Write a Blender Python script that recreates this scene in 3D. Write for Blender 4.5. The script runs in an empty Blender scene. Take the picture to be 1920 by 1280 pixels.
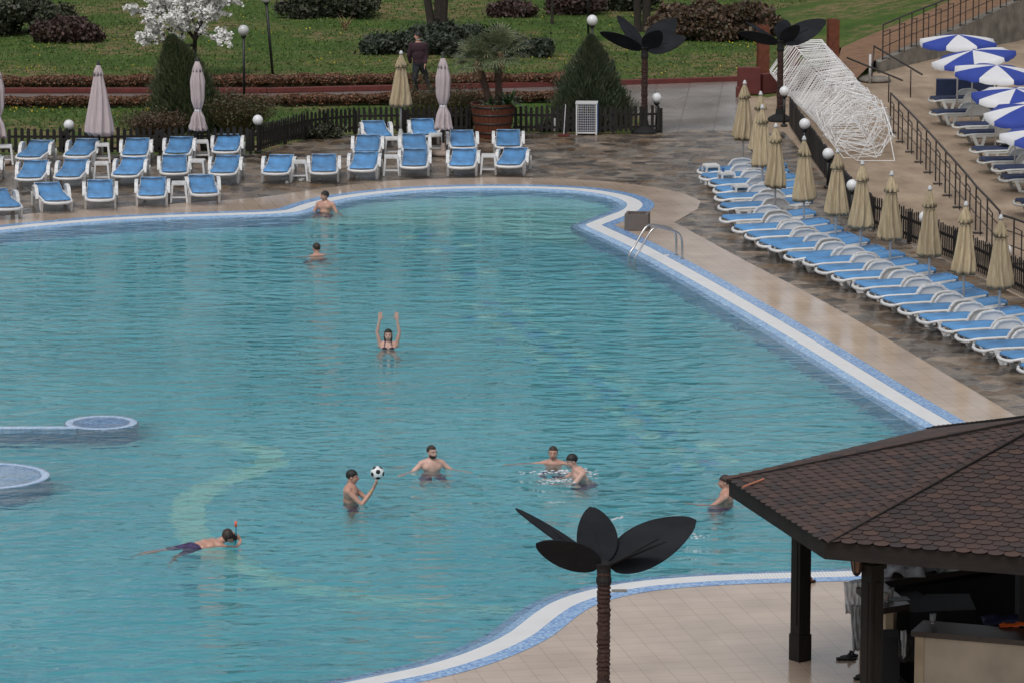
import bpy, bmesh, math, random
import numpy as np
from mathutils import Vector, Matrix, noise
from mathutils.geometry import tessellate_polygon
random.seed(7); rng = np.random.default_rng(11)
S = bpy.context.scene; C = S.collection; PI = math.pi; R = math.radians
# ---------------------------------------------------------------- camera, sky, sun
F = 8300.; TH = math.atan(1490/F); H = 14.7
cd = bpy.data.cameras.new("camera"); cam = bpy.data.objects.new("camera", cd); C.objects.link(cam)
cam.location = (0, 0, H); cam.rotation_euler = (PI/2-TH, 0, 0)
cd.sensor_width = 36; cd.lens = F/1920*36; cd.clip_start = 1; cd.clip_end = 3000
S.camera = cam
SUN_EL, SUN_AZ = R(58), R(200)
W = bpy.data.worlds.new("World"); S.world = W; W.use_nodes = True
wn = W.node_tree.nodes; wl = W.node_tree.links
sky = wn.new("ShaderNodeTexSky"); sky.sky_type = 'NISHITA'; sky.sun_disc = False
sky.sun_elevation = SUN_EL; sky.sun_rotation = SUN_AZ; sky.dust_density = 3; sky.air_density = 1.0
hs = wn.new("ShaderNodeHueSaturation"); hs.inputs['Saturation'].default_value = 0.24
wl.new(sky.outputs[0], hs.inputs['Color']); wl.new(hs.outputs[0], wn['Background'].inputs['Color'])
wn['Background'].inputs['Strength'].default_value = 0.09
sd = bpy.data.lights.new("sun", 'SUN'); sd.energy = 0.7; sd.angle = R(25); sd.color = (1, .97, .93)
so = bpy.data.objects.new("sun", sd); C.objects.link(so)
dz = Vector((math.sin(SUN_AZ)*math.cos(SUN_EL), math.cos(SUN_AZ)*math.cos(SUN_EL), math.sin(SUN_EL)))
so.rotation_euler = dz.to_track_quat('Z', 'Y').to_euler(); so.location = (0, 40, 40)
S.view_settings.view_transform = 'Standard'; S.view_settings.look = 'None'; S.view_settings.exposure = 0.5; S.view_settings.gamma = 1
S.cycles.max_bounces = 10; S.cycles.transmission_bounces = 8; S.cycles.caustics_refractive = True; S.cycles.sample_clamp_indirect = 6
# ---------------------------------------------------------------- pixel of the photograph -> ground point
def G(px, py, z=0.):
    u = (px-960)/F; v = (py-640)/F
    d = (u, math.cos(TH)-v*math.sin(TH), -math.sin(TH)-v*math.cos(TH)); t = (z-H)/d[2]
    return Vector((d[0]*t, d[1]*t, z))
def pxm(px, py):            # pixels per metre there
    return F/((G(px, py)-Vector((0, 0, H))).dot(Vector((0, math.cos(TH), -math.sin(TH)))))
def FL(px, py, depth):      # a point on the pool floor seen through the surface there
    p = G(px, py, -.03); d = p.xy.normalized()*depth*1.1
    return Vector((p.x+d.x, p.y+d.y, -depth))
# ---------------------------------------------------------------- materials
def nodes(name):
    m = bpy.data.materials.new(name); m.use_nodes = True
    return m, m.node_tree.nodes, m.node_tree.links, m.node_tree.nodes['Principled BSDF']
def ramp(n, l, src, stops, interp='LINEAR'):
    r = n.new("ShaderNodeValToRGB"); e = r.color_ramp.elements; r.color_ramp.interpolation = interp
    while len(e) < len(stops): e.new(.5)
    for k, (p, c) in enumerate(stops): e[k].position = p; e[k].color = (c[0], c[1], c[2], 1)
    l.new(src, r.inputs[0]); return r.outputs[0]
def tex(n, l, kind='NOISE', scale=5, detail=4, coord='Object', st=(1, 1, 1), rot=0, **kw):
    tc = n.new("ShaderNodeTexCoord"); mp = n.new("ShaderNodeMapping")
    mp.inputs['Scale'].default_value = st; mp.inputs['Rotation'].default_value = (0, 0, rot)
    l.new(tc.outputs[coord], mp.inputs[0])
    if kind == 'NOISE':
        t = n.new("ShaderNodeTexNoise"); t.inputs['Detail'].default_value = detail
    elif kind == 'VORONOI':
        t = n.new("ShaderNodeTexVoronoi")
    t.inputs['Scale'].default_value = scale
    for k, v in kw.items(): setattr(t, k, v)
    l.new(mp.outputs[0], t.inputs['Vector']); return t
def bump(n, l, b, src, strength=.3, dist=.02, prev=None):
    bp = n.new("ShaderNodeBump"); bp.inputs['Strength'].default_value = strength; bp.inputs['Distance'].default_value = dist
    l.new(src, bp.inputs['Height'])
    if prev: l.new(prev, bp.inputs['Normal'])
    l.new(bp.outputs[0], b.inputs['Normal']); return bp.outputs[0]
def mat(name, c, rough=.6, var=.18, scale=6, bmp=0, metal=0, st=(1, 1, 1), spec=.5, dirt=None, coord='Object', bd=.01):
    m, n, l, b = nodes(name)
    t = tex(n, l, scale=scale, st=st, coord=coord)
    lo = tuple(x*(1-var) for x in c); hi = tuple(min(1, x*(1+var)) for x in c)
    stops = [(.3, lo), (.7, hi)]
    if dirt: stops = [(.22, dirt), (.4, lo), (.7, hi)]
    l.new(ramp(n, l, t.outputs['Fac'], stops), b.inputs['Base Color'])
    b.inputs['Roughness'].default_value = rough; b.inputs['Metallic'].default_value = metal
    b.inputs['Specular IOR Level'].default_value = spec
    if bmp: bump(n, l, b, t.outputs['Fac'], bmp, bd)
    return m
def leafmat(name, cols, rough=.6, trans=True):
    m, n, l, b = nodes(name)
    g = n.new("ShaderNodeNewGeometry")
    k = len(cols); l.new(ramp(n, l, g.outputs['Random Per Island'], [((i+.5)/k, c) for i, c in enumerate(cols)]), b.inputs['Base Color'])
    b.inputs['Roughness'].default_value = rough
    return m
def mixc(n, l, fac, a, b, mode='MIX'):
    x = n.new("ShaderNodeMix"); x.data_type = 'RGBA'; x.blend_type = mode
    if isinstance(fac, (int, float)): x.inputs[0].default_value = fac
    else: l.new(fac, x.inputs[0])
    for s_, v in ((6, a), (7, b)):
        if isinstance(v, tuple): x.inputs[s_].default_value = (*v, 1)
        else: l.new(v, x.inputs[s_])
    return x.outputs[2]
def math_(n, l, op, a, b=None, clamp=False):
    x = n.new("ShaderNodeMath"); x.operation = op; x.use_clamp = clamp
    for i, v in enumerate((a, b)):
        if v is None: continue
        if isinstance(v, (int, float)): x.inputs[i].default_value = v
        else: l.new(v, x.inputs[i])
    return x.outputs[0]
M = {}
M['white'] = mat('white plastic', (.66, .66, .66), .38, .05, 3, dirt=(.52, .51, .48))
M['greyplastic'] = mat('weathered grey white plastic', (.60, .60, .57), .45, .08, 3, dirt=(.42, .41, .37))
M['bluefab'] = mat('blue mattress fabric', (.08, .24, .48), .5, .22, 2.6, bmp=.3, st=(1, 3, 1), bd=.02)
M['navyfab'] = mat('navy mattress fabric', (.02, .035, .095), .6, .2, 5, bmp=.3, st=(1, 3, 1))
M['beige'] = mat('beige canvas', (.42, .335, .215), .85, .14, 4, bmp=.2, st=(6, 6, .6), dirt=(.26, .21, .12))
M['pink'] = mat('pale pink canvas', (.47, .395, .40), .85, .08, 4, bmp=.2, st=(6, 6, .6))
M['pblue'] = mat('blue canvas', (.022, .05, .30), .7, .12, 3)
M['pwhite'] = mat('white canvas', (.66, .66, .68), .7, .05, 3)
M['pole'] = mat('painted steel pole', (.5, .5, .5), .4, .06)
M['dark'] = mat('dark metal', (.012, .012, .013), .45, .25, 8)
M['petal'] = mat('dark sheet metal', (.010, .012, .016), .75, .3, 2.2, spec=.22, st=(1, 1, 2.5), dirt=(.016, .017, .019))
M['petalunder'] = M['petal']
M['rope'] = mat('coir rope', (.042, .020, .016), .95, .5, 30, bmp=.8, bd=.03)
M['globe'] = mat('opal glass', (.72, .72, .73), .12, .02)
M['clearglobe'] = mat('clear globe', (.5, .5, .5), .08, .1)
M['darkwood'] = mat('dark stained wood', (.010, .0075, .0065), .6, .35, 8, st=(4, 4, .7), bmp=.2)
M['pavwood'] = mat('black brown timber', (.013, .010, .009), .65, .3, 6, spec=.3, st=(5, 5, .6), bmp=.2)
M['fascia'] = mat('weathered fascia board', (.017, .013, .012), .7, .3, 3, spec=.25, st=(1, 1, 3), bmp=.15)
M['barrel'] = mat('oak staves', (.11, .030, .012), .6, .25, 6, st=(8, 8, .5), bmp=.25)
M['soil'] = mat('soil', (.03, .022, .015), .95, .3, 20, bmp=.5)
M['rust'] = mat('rusty steel', (.13, .035, .015), .8, .35, 6, bmp=.2)
M['redwall'] = mat('red painted wall', (.11, .022, .018), .75, .15, 5)
M['redkerb'] = mat('red kerb', (.12, .025, .02), .8, .2, 4)
M['concrete'] = mat('rough concrete', (.20, .18, .15), .9, .25, 2.5, bmp=.5, dirt=(.11, .095, .075), bd=.05)
M['wetpath'] = mat('wet asphalt path', (.16, .13, .12), .35, .2, 1.2, bmp=.1)
M['ochre'] = mat('ochre path', (.20, .11, .06), .85, .2, 3, bmp=.2)
M['bark'] = mat('bark', (.035, .028, .022), .95, .35, 12, st=(3, 3, .5), bmp=.8, bd=.05)
M['palmbark'] = mat('palm trunk', (.085, .05, .035), .95, .45, 25, st=(1, 1, 3), bmp=.9, bd=.04)
M['steel'] = mat('stainless steel', (.5, .5, .5), .22, .05, metal=1)
M['planter'] = mat('granite aggregate planter', (.13, .11, .10), .85, .3, 60, bmp=.4)
M['rod'] = mat('white painted rod', (.80, .80, .80), .5, .04)
M['rail'] = mat('brown painted steel rail', (.03, .022, .02), .5, .3, 8)
M['skin'] = mat('skin', (.50, .27, .20), .45, .1, 5)
M['skin2'] = mat('pale skin', (.58, .35, .28), .45, .08, 5)
M['hair'] = mat('black hair', (.012, .010, .009), .55, .4, 60, bmp=.6)
M['hairb'] = mat('brown hair', (.03, .018, .012), .55, .4, 60, bmp=.6)
M['lips'] = mat('lips', (.28, .09, .08), .5, .1)
M['eyed'] = mat('eye', (.03, .02, .018), .35, .1)
M['trunks'] = mat('striped swimming trunks', (.05, .03, .10), .7, .8, 9, st=(1, 1, 6))
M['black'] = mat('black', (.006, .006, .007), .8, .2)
M['towel'] = mat('white and grey towel', (.45, .45, .48), .9, .5, 6, bmp=.4)
M['greycloth'] = mat('grey cloth', (.28, .29, .30), .9, .15, 4, bmp=.3)
M['marble'] = mat('beige marble cladding', (.40, .34, .26), .35, .1, 2.2, dirt=(.27, .235, .19))
M['counter'] = mat('brown granite counter', (.04, .028, .023), .38, .25, 30)
M['beigewood'] = mat('pale panel', (.38, .30, .20), .6, .1, 4)
M['orange'] = mat('orange plastic', (.6, .1, .015), .4, .1)
M['redplastic'] = mat('red plastic', (.5, .02, .012), .35, .1)
M['darkblue'] = mat('dark blue cloth', (.01, .014, .05), .7, .2)
M['beer'] = mat('amber drink', (.35, .12, .02), .15, .1)
M['ballw'] = mat('ball white', (.75, .75, .75), .3, .03)
M['sweater'] = mat('plum knitwear', (.035, .014, .022), .9, .3, 20, bmp=.3)
M['jeans'] = mat('dark trousers', (.012, .014, .02), .85, .3, 12)
M['teal'] = mat('teal tube', (.01, .22, .30), .3, .1)
M['stonebase'] = mat('pebble concrete base', (.30, .235, .20), .85, .2, 25, bmp=.4)
M['lanternglass'] = mat('amber lantern glass', (.16, .07, .03), .2, .3)
M['bluepanel'] = mat('blue panel', (.03, .10, .28), .6, .15)
def glass_mat():
    m, n, l, b = nodes('clear plastic cup'); b.inputs['Base Color'].default_value = (.9, .9, .9, 1)
    b.inputs['Transmission Weight'].default_value = .8; b.inputs['Roughness'].default_value = .12; b.inputs['IOR'].default_value = 1.2
    return m
M['cup'] = glass_mat()
def vary(m, lo=.86, hi=1.12):          # each copy of a thing has its own amount of fading
    n, l = m.node_tree.nodes, m.node_tree.links; b = n['Principled BSDF']; src = b.inputs['Base Color'].links[0].from_socket
    oi = n.new("ShaderNodeObjectInfo"); mr = n.new("ShaderNodeMapRange"); l.new(oi.outputs['Random'], mr.inputs[0]); mr.inputs[3].default_value = lo; mr.inputs[4].default_value = hi
    cb = n.new("ShaderNodeCombineColor")
    for i in range(3): l.new(mr.outputs[0], cb.inputs[i])
    l.new(mixc(n, l, 1, src, cb.outputs[0], 'MULTIPLY'), b.inputs['Base Color'])
vary(M['bluefab'], .80, 1.12); vary(M['navyfab']); vary(M['beige'], .86, 1.1); vary(M['pink'], .92, 1.08); vary(M['white'], .92, 1.05)
# foliage
M['conifer'] = leafmat('conifer sprays', [(.028, .046, .018), (.045, .068, .028), (.07, .09, .038), (.038, .052, .022), (.10, .105, .045)])
M['conifer2'] = leafmat('grey green conifer sprays', [(.03, .05, .025), (.055, .08, .042), (.08, .10, .055), (.095, .10, .045), (.04, .06, .03)])
M['hedge'] = leafmat('rusty hedge leaves', [(.19, .08, .045), (.10, .052, .03), (.27, .11, .055), (.05, .035, .022), (.19, .09, .055), (.08, .065, .03)])
M['darkshrub'] = leafmat('dark shrub leaves', [(.022, .030, .016), (.036, .046, .022), (.048, .044, .026), (.026, .025, .017), (.055, .066, .03)])
M['juniper'] = leafmat('low juniper sprays', [(.022, .032, .020), (.036, .050, .030), (.05, .066, .038), (.028, .036, .022)])
M['brownshrub'] = leafmat('brown bare twigs', [(.06, .034, .024), (.095, .052, .03), (.045, .032, .02), (.13, .075, .04), (.05, .05, .024)])
M['purpleshrub'] = leafmat('purple brown twigs', [(.055, .03, .027), (.08, .045, .038), (.035, .025, .021), (.10, .055, .044)])
M['twigbush'] = leafmat('yellow brown twigs', [(.06, .04, .018), (.09, .07, .025), (.05, .03, .016), (.07, .075, .02), (.04, .045, .018)])
M['blossom'] = leafmat('white blossom', [(.78, .77, .75), (.84, .83, .82), (.66, .66, .60), (.8, .78, .77)])
M['palmleaf'] = leafmat('fan palm leaf', [(.09, .125, .06), (.13, .165, .08), (.18, .205, .11), (.21, .205, .12), (.07, .09, .04)])
M['lush'] = leafmat('glossy strap leaves', [(.02, .055, .018), (.035, .085, .025), (.06, .11, .035), (.12, .15, .09)], .35)
M['straw'] = leafmat('dry straw stems', [(.25, .14, .07), (.18, .10, .055), (.30, .19, .10)])
M['flower'] = leafmat('yellow dandelions', [(.55, .38, .01), (.60, .45, .02), (.45, .33, .01)])
M['tuft'] = leafmat('grass tufts', [(.045, .09, .016), (.062, .114, .02), (.076, .12, .024), (.11, .12, .035), (.042, .082, .016)])
M['debris'] = mat('plastic litter', (.5, .5, .48), .3, .2)
def grass_mat():
    m, n, l, b = nodes('lawn')
    big = tex(n, l, scale=.22, detail=5); fine = tex(n, l, scale=14, detail=3); mid = tex(n, l, scale=1.1, detail=6, st=(1, .7, 1))
    g = ramp(n, l, mid.outputs['Fac'], [(.28, (.040, .082, .016)), (.5, (.062, .116, .020)), (.72, (.095, .142, .028))])
    dry = ramp(n, l, fine.outputs['Fac'], [(.3, (.17, .13, .06)), (.7, (.26, .19, .10))])
    mask = ramp(n, l, big.outputs['Fac'], [(.44, (0, 0, 0)), (.58, (1, 1, 1))])
    f2 = ramp(n, l, tex(n, l, scale=2.3, detail=6).outputs['Fac'], [(.42, (0, 0, 0)), (.58, (1, 1, 1))])
    mm = math_(n, l, 'MULTIPLY', mask, f2)
    c = mixc(n, l, mm, g, dry)
    fv = ramp(n, l, fine.outputs['Fac'], [(.25, (.62, .62, .62)), (.75, (1.25, 1.25, 1.25))])
    l.new(mixc(n, l, 1, c, fv, 'MULTIPLY'), b.inputs['Base Color']); b.inputs['Roughness'].default_value = .9
    b.inputs['Specular IOR Level'].default_value = .2
    bump(n, l, b, fine.outputs['Fac'], .9, .08); return m
M['lawn'] = grass_mat()
def sand_mat():
    m, n, l, b = nodes('beach sand')
    t = tex(n, l, scale=1.6, detail=8, st=(1, .5, 1)); t2 = tex(n, l, scale=.35, detail=3); t3 = tex(n, l, scale=5, detail=4, st=(1, .6, 1))
    c = ramp(n, l, t.outputs['Fac'], [(.3, (.25, .185, .13)), (.6, (.37, .285, .205)), (.8, (.43, .335, .25))])
    sh = ramp(n, l, t2.outputs['Fac'], [(.35, (.8, .78, .75)), (.65, (1.08, 1.06, 1.05))])
    l.new(mixc(n, l, 1, c, sh, 'MULTIPLY'), b.inputs['Base Color']); b.inputs['Roughness'].default_value = .95
    p = bump(n, l, b, t.outputs['Fac'], .8, .12); bump(n, l, b, t3.outputs['Fac'], .8, .06, p); return m
M['sand'] = sand_mat()
def flag_mat():
    m, n, l, b = nodes('wet flagstones')
    wob = tex(n, l, scale=1.4, detail=2)
    tc = n.new("ShaderNodeTexCoord"); ad = n.new("ShaderNodeVectorMath"); ad.operation = 'MULTIPLY_ADD'
    l.new(wob.outputs['Color'], ad.inputs[0]); ad.inputs[1].default_value = (.22, .22, .22); l.new(tc.outputs['Object'], ad.inputs[2])
    v1 = n.new("ShaderNodeTexVoronoi"); v1.inputs['Scale'].default_value = 2.5; l.new(ad.outputs[0], v1.inputs['Vector'])
    v2 = n.new("ShaderNodeTexVoronoi"); v2.feature = 'DISTANCE_TO_EDGE'; v2.inputs['Scale'].default_value = 2.5; l.new(ad.outputs[0], v2.inputs['Vector'])
    sep = n.new("ShaderNodeSeparateColor"); l.new(v1.outputs['Color'], sep.inputs[0])
    c = ramp(n, l, sep.outputs[0], [(.1, (.055, .04, .028)), (.3, (.13, .09, .06)), (.5, (.19, .12, .062)), (.7, (.14, .125, .105)), (.95, (.31, .235, .17))])
    sm = tex(n, l, scale=9, detail=5)
    c = mixc(n, l, 1, c, ramp(n, l, sm.outputs['Fac'], [(.3, (.7, .7, .7)), (.7, (1.25, 1.22, 1.2))]), 'MULTIPLY')
    edge = ramp(n, l, v2.outputs['Distance'], [(.03, (1, 1, 1)), (.08, (0, 0, 0))])
    c = mixc(n, l, math_(n, l, 'MULTIPLY', edge, .6), c, (.22, .195, .165))
    wet = tex(n, l, scale=1.1, detail=6); wm = ramp(n, l, wet.outputs['Fac'], [(.45, (0, 0, 0)), (.66, (1, 1, 1))])
    c = mixc(n, l, wm, c, mixc(n, l, 1, c, (.68, .66, .64), 'MULTIPLY'))
    l.new(c, b.inputs['Base Color'])
    rr = n.new("ShaderNodeMapRange"); l.new(wm, rr.inputs[0]); rr.inputs[3].default_value = .38; rr.inputs[4].default_value = .07
    l.new(rr.outputs[0], b.inputs['Roughness'])
    hgt = math_(n, l, 'ADD', math_(n, l, 'MULTIPLY', sm.outputs['Fac'], .5), math_(n, l, 'MULTIPLY', sep.outputs[1], .5))
    p = bump(n, l, b, hgt, 1, .035)
    return m
M['flag'] = flag_mat()
def tile_mat(name, size, rot, c1, c2, mortar, rough, width=.02):
    m, n, l, b = nodes(name)
    tc = n.new("ShaderNodeTexCoord"); mp = n.new("ShaderNodeMapping"); mp.inputs['Rotation'].default_value = (0, 0, rot)
    l.new(tc.outputs['Object'], mp.inputs[0]); br = n.new("ShaderNodeTexBrick"); l.new(mp.outputs[0], br.inputs['Vector'])
    br.offset = 0; br.inputs['Scale'].default_value = 1; br.inputs['Brick Width'].default_value = size; br.inputs['Row Height'].default_value = size
    br.inputs['Mortar Size'].default_value = width*size; br.inputs['Color1'].default_value = (*c1, 1); br.inputs['Color2'].default_value = (*c2, 1)
    br.inputs['Mortar'].default_value = (*mortar, 1)
    t = tex(n, l, scale=1.0, detail=6); t2 = tex(n, l, scale=.3, detail=3)
    c = mixc(n, l, 1, br.outputs['Color'], ramp(n, l, t.outputs['Fac'], [(.3, (.80, .79, .77)), (.7, (1.08, 1.08, 1.08))]), 'MULTIPLY')
    l.new(c, b.inputs['Base Color'])
    mr = n.new("ShaderNodeMapRange"); l.new(t2.outputs['Fac'], mr.inputs[0]); mr.inputs[1].default_value = .35; mr.inputs[2].default_value = .65
    mr.inputs[3].default_value = rough*.55; mr.inputs[4].default_value = rough*1.4; l.new(mr.outputs[0], b.inputs['Roughness'])
    bump(n, l, b, t.outputs['Fac'], .15, .004); return m
M['deck'] = tile_mat('beige deck tiles', .36, R(-11), (.49, .38, .298), (.515, .40, .315), (.36, .27, .20), .17, .018)
M['wetslab'] = tile_mat('wet grey paving', .9, R(4), (.24, .215, .195), (.28, .25, .225), (.18, .155, .14), .25)
def mosaic(name, cols, scale=26):
    m, n, l, b = nodes(name)
    t = tex(n, l, 'VORONOI', scale=scale, distance='CHEBYCHEV'); t.inputs['Randomness'].default_value = .15
    sep = n.new("ShaderNodeSeparateColor"); l.new(t.outputs['Color'], sep.inputs[0])
    k = len(cols); l.new(ramp(n, l, sep.outputs[0], [((i+.3)/k, c) for i, c in enumerate(cols)], 'CONSTANT'), b.inputs['Base Color'])
    b.inputs['Roughness'].default_value = .2; return m
M['mosaic'] = mosaic('blue mosaic', [(.12, .26, .55), (.20, .38, .66), (.28, .47, .72), (.16, .32, .62), (.34, .52, .74)])
M['mosaicin'] = mosaic('light blue mosaic', [(.17, .33, .58), (.26, .44, .66), (.36, .54, .74), (.22, .40, .64)])
def grating():
    m, n, l, b = nodes('white overflow grating')
    uv = n.new("ShaderNodeUVMap"); sp = n.new("ShaderNodeSeparateXYZ"); l.new(uv.outputs[0], sp.inputs[0])
    fr = math_(n, l, 'FRACT', math_(n, l, 'MULTIPLY', sp.outputs[0], 1/.05))
    gap = math_(n, l, 'GREATER_THAN', fr, .72)
    t = tex(n, l, scale=3)
    c = mixc(n, l, gap, ramp(n, l, t.outputs['Fac'], [(.3, (.76, .75, .73)), (.7, (.84, .84, .84))]), (.55, .56, .58))
    l.new(c, b.inputs['Base Color']); b.inputs['Roughness'].default_value = .35; return m
M['grating'] = grating()
def floor_mat():
    m, n, l, b = nodes('pool floor mosaic')
    t = tex(n, l, scale=.25, detail=3)
    l.new(ramp(n, l, t.outputs['Fac'], [(.35, (.20, .56, .60)), (.65, (.26, .64, .67))]), b.inputs['Base Color']); b.inputs['Roughness'].default_value = .6
    return m
M['poolfloor'] = floor_mat()
M['poolwall'] = mat('pool wall blue mosaic', (.12, .30, .48), .5, .15, 2)
M['rimlight'] = mosaic('pale blue rim mosaic', [(.34, .48, .70), (.42, .56, .76), (.52, .65, .82), (.38, .52, .72)])
M['poolwall2'] = mat('dark blue pool mosaic', (.10, .24, .38), .5, .15, 3)
M['stripe'] = mat('pale floor stripe', (.60, .78, .66), .6, .05, 2)
M['stripeblue'] = mat('blue floor tiles', (.18, .45, .72), .6, .1, 2)
def water_mat():
    m, n, l, b = nodes('pool water')
    n.remove(b); out = n['Material Output']
    g = n.new("ShaderNodeBsdfGlass"); g.inputs['IOR'].default_value = 1.333; g.inputs['Roughness'].default_value = .03
    g.inputs['Color'].default_value = (.97, 1, 1, 1)
    t1 = tex(n, l, scale=1.0, detail=2, st=(1.15, 2.35, 1), rot=R(-9)); t1.inputs['Distortion'].default_value = .35
    t2 = tex(n, l, scale=1.0, detail=3, st=(2.5, 4.8, 1), rot=R(8)); t2.inputs['Distortion'].default_value = .6
    t3 = tex(n, l, scale=.12, detail=2)
    amp = n.new("ShaderNodeMapRange"); l.new(t3.outputs['Fac'], amp.inputs[0]); amp.inputs[1].default_value = .35; amp.inputs[2].default_value = .65
    amp.inputs[3].default_value = .6; amp.inputs[4].default_value = 1.15
    h = math_(n, l, 'ADD', math_(n, l, 'MULTIPLY', t1.outputs['Fac'], 1.0), math_(n, l, 'MULTIPLY', t2.outputs['Fac'], .30))
    h = math_(n, l, 'MULTIPLY', h, amp.outputs[0])
    tc = n.new("ShaderNodeTexCoord")
    for (qx, qy), am in (((728, 653), .07), ((661, 940), .07), ((812, 882), .06), ((1050, 890), .10), ((1358, 942), .06), ((593, 478), .07), ((610, 398), .04), ((420, 1022), .08)):
        p = G(qx, qy, -.03); dn = n.new("ShaderNodeVectorMath"); dn.operation = 'DISTANCE'; l.new(tc.outputs['Object'], dn.inputs[0]); dn.inputs[1].default_value = p
        d = dn.outputs['Value']; w_ = math_(n, l, 'SINE', math_(n, l, 'MULTIPLY', d, 15.)); ex = math_(n, l, 'POWER', 2.718, math_(n, l, 'MULTIPLY', d, -.75))
        h = math_(n, l, 'ADD', h, math_(n, l, 'MULTIPLY', math_(n, l, 'MULTIPLY', w_, ex), am))
    bp = n.new("ShaderNodeBump"); bp.inputs['Strength'].default_value = 1; bp.inputs['Distance'].default_value = .125
    l.new(h, bp.inputs['Height']); l.new(bp.outputs[0], g.inputs['Normal'])
    l.new(g.outputs[0], out.inputs['Surface'])
    va = n.new("ShaderNodeVolumeAbsorption"); va.inputs['Color'].default_value = (.28, .84, .92, 1); va.inputs['Density'].default_value = .32
    l.new(va.outputs[0], out.inputs['Volume']); return m
M['water'] = water_mat()
# ---------------------------------------------------------------- mesh helpers
class MB:
    def __init__(s): s.v = []; s.f = []; s.uv = None
    def add(s, vs, fs):
        o = len(s.v); s.v += [tuple(x) for x in vs]; s.f += [tuple(i+o for i in f) for f in fs]; return s
    def box(s, c, d, rz=0, rx=0, ry=0, taper=1):
        m = Matrix.Translation(c) @ Matrix.Rotation(rz, 4, 'Z') @ Matrix.Rotation(ry, 4, 'Y') @ Matrix.Rotation(rx, 4, 'X')
        vs = []
        for z in (-1, 1):
            k = taper if z > 0 else 1
            for x, y in ((-1, -1), (1, -1), (1, 1), (-1, 1)): vs.append(m @ Vector((x*d[0]/2*k, y*d[1]/2*k, z*d[2]/2)))
        return s.add(vs, [(0, 3, 2, 1), (4, 5, 6, 7), (0, 1, 5, 4), (1, 2, 6, 5), (2, 3, 7, 6), (3, 0, 4, 7)])
    def beam(s, a, b, w, h=None):
        a = Vector(a); b = Vector(b); h = h or w; d = (b-a).normalized()
        up = Vector((0, 0, 1)) if abs(d.z) < .95 else Vector((0, 1, 0)); x = d.cross(up).normalized(); y = x.cross(d)
        vs = [p+x*sx*w/2+y*sy*h/2 for p in (a, b) for sx, sy in ((-1, -1), (1, -1), (1, 1), (-1, 1))]
        return s.add(vs, [(0, 1, 2, 3), (7, 6, 5, 4), (0, 4, 5, 1), (1, 5, 6, 2), (2, 6, 7, 3), (3, 7, 4, 0)])
    def tube(s, pts, r, n=8, cap=True):
        pts = [Vector(p) for p in pts]; k = len(pts); rs = r if isinstance(r, (list, tuple)) else [r]*k
        vs = []; prev = None
        for i, p in enumerate(pts):
            d = (pts[min(i+1, k-1)]-pts[max(i-1, 0)]).normalized()
            x = d.cross(prev if prev and abs(d.dot(prev.normalized())) < .99 else (Vector((0, 0, 1)) if abs(d.z) < .9 else Vector((1, 0, 0)))).normalized()
            y = d.cross(x).normalized(); prev = -y if False else (prev or (Vector((0, 0, 1)) if abs(d.z) < .9 else Vector((1, 0, 0))))
            vs += [p+(x*math.cos(2*PI*j/n)+y*math.sin(2*PI*j/n))*rs[i] for j in range(n)]
        fs = [(i*n+j, i*n+(j+1) % n, (i+1)*n+(j+1) % n, (i+1)*n+j) for i in range(k-1) for j in range(n)]
        if cap: fs += [tuple(range(n))[::-1], tuple((k-1)*n+j for j in range(n))]
        return s.add(vs, fs)
    def lathe(s, prof, n=24, c=(0, 0, 0), cap=True):
        c = Vector(c); vs = [c+Vector((r*math.cos(2*PI*j/n), r*math.sin(2*PI*j/n), z)) for r, z in prof for j in range(n)]
        k = len(prof); fs = [(i*n+j, i*n+(j+1) % n, (i+1)*n+(j+1) % n, (i+1)*n+j) for i in range(k-1) for j in range(n)]
        if cap: fs += [tuple(range(n))[::-1], tuple((k-1)*n+j for j in range(n))]
        return s.add(vs, fs)
    def ball(s, c, r, n=16, sc=(1, 1, 1), rot=None):
        k = n//2; vs = []; c = Vector(c); rot = rot or Matrix.Identity(3)
        for i in range(k+1):
            a = PI*i/k
            for j in range(n):
                vs.append(c+rot @ Vector((r*sc[0]*math.sin(a)*math.cos(2*PI*j/n), r*sc[1]*math.sin(a)*math.sin(2*PI*j/n), r*sc[2]*math.cos(a))))
        fs = [(i*n+j, (i+1)*n+j, (i+1)*n+(j+1) % n, i*n+(j+1) % n) for i in range(k) for j in range(n)]
        return s.add(vs, fs)
    def prism(s, poly, z0, z1, m=None):     # poly in xy extruded z0..z1
        m = m or Matrix.Identity(4); n = len(poly)
        vs = [m @ Vector((x, y, z)) for z in (z0, z1) for x, y in poly]
        return s.add(vs, [tuple(range(n))[::-1], tuple(range(n, 2*n))]+[(i, (i+1) % n, n+(i+1) % n, n+i) for i in range(n)])
    def build(s, name, m, parent=None, smooth=False, bevel=0):
        me = bpy.data.meshes.new(name); me.from_pydata(s.v, [], s.f); me.update()
        if s.uv:
            u = me.uv_layers.new(name='UVMap')
            for lp in me.loops: u.data[lp.index].uv = s.uv[lp.vertex_index]
        bm = bmesh.new(); bm.from_mesh(me); bmesh.ops.remove_doubles(bm, verts=bm.verts, dist=1e-5) if not s.uv else None
        bmesh.ops.recalc_face_normals(bm, faces=bm.faces)
        if bevel: bmesh.ops.bevel(bm, geom=bm.edges[:], offset=bevel, segments=2, affect='EDGES', profile=.6, clamp_overlap=True)
        bm.to_mesh(me); bm.free()
        if smooth: me.shade_smooth()
        me.materials.append(m)
        o = bpy.data.objects.new(name, me); C.objects.link(o)
        if parent: o.parent = parent
        return o
def tag(o, label=None, cat=None, group=None, kind=None):
    for k, v in (('label', label), ('category', cat), ('group', group), ('kind', kind)):
        if v: o[k] = v
    return o
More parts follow.
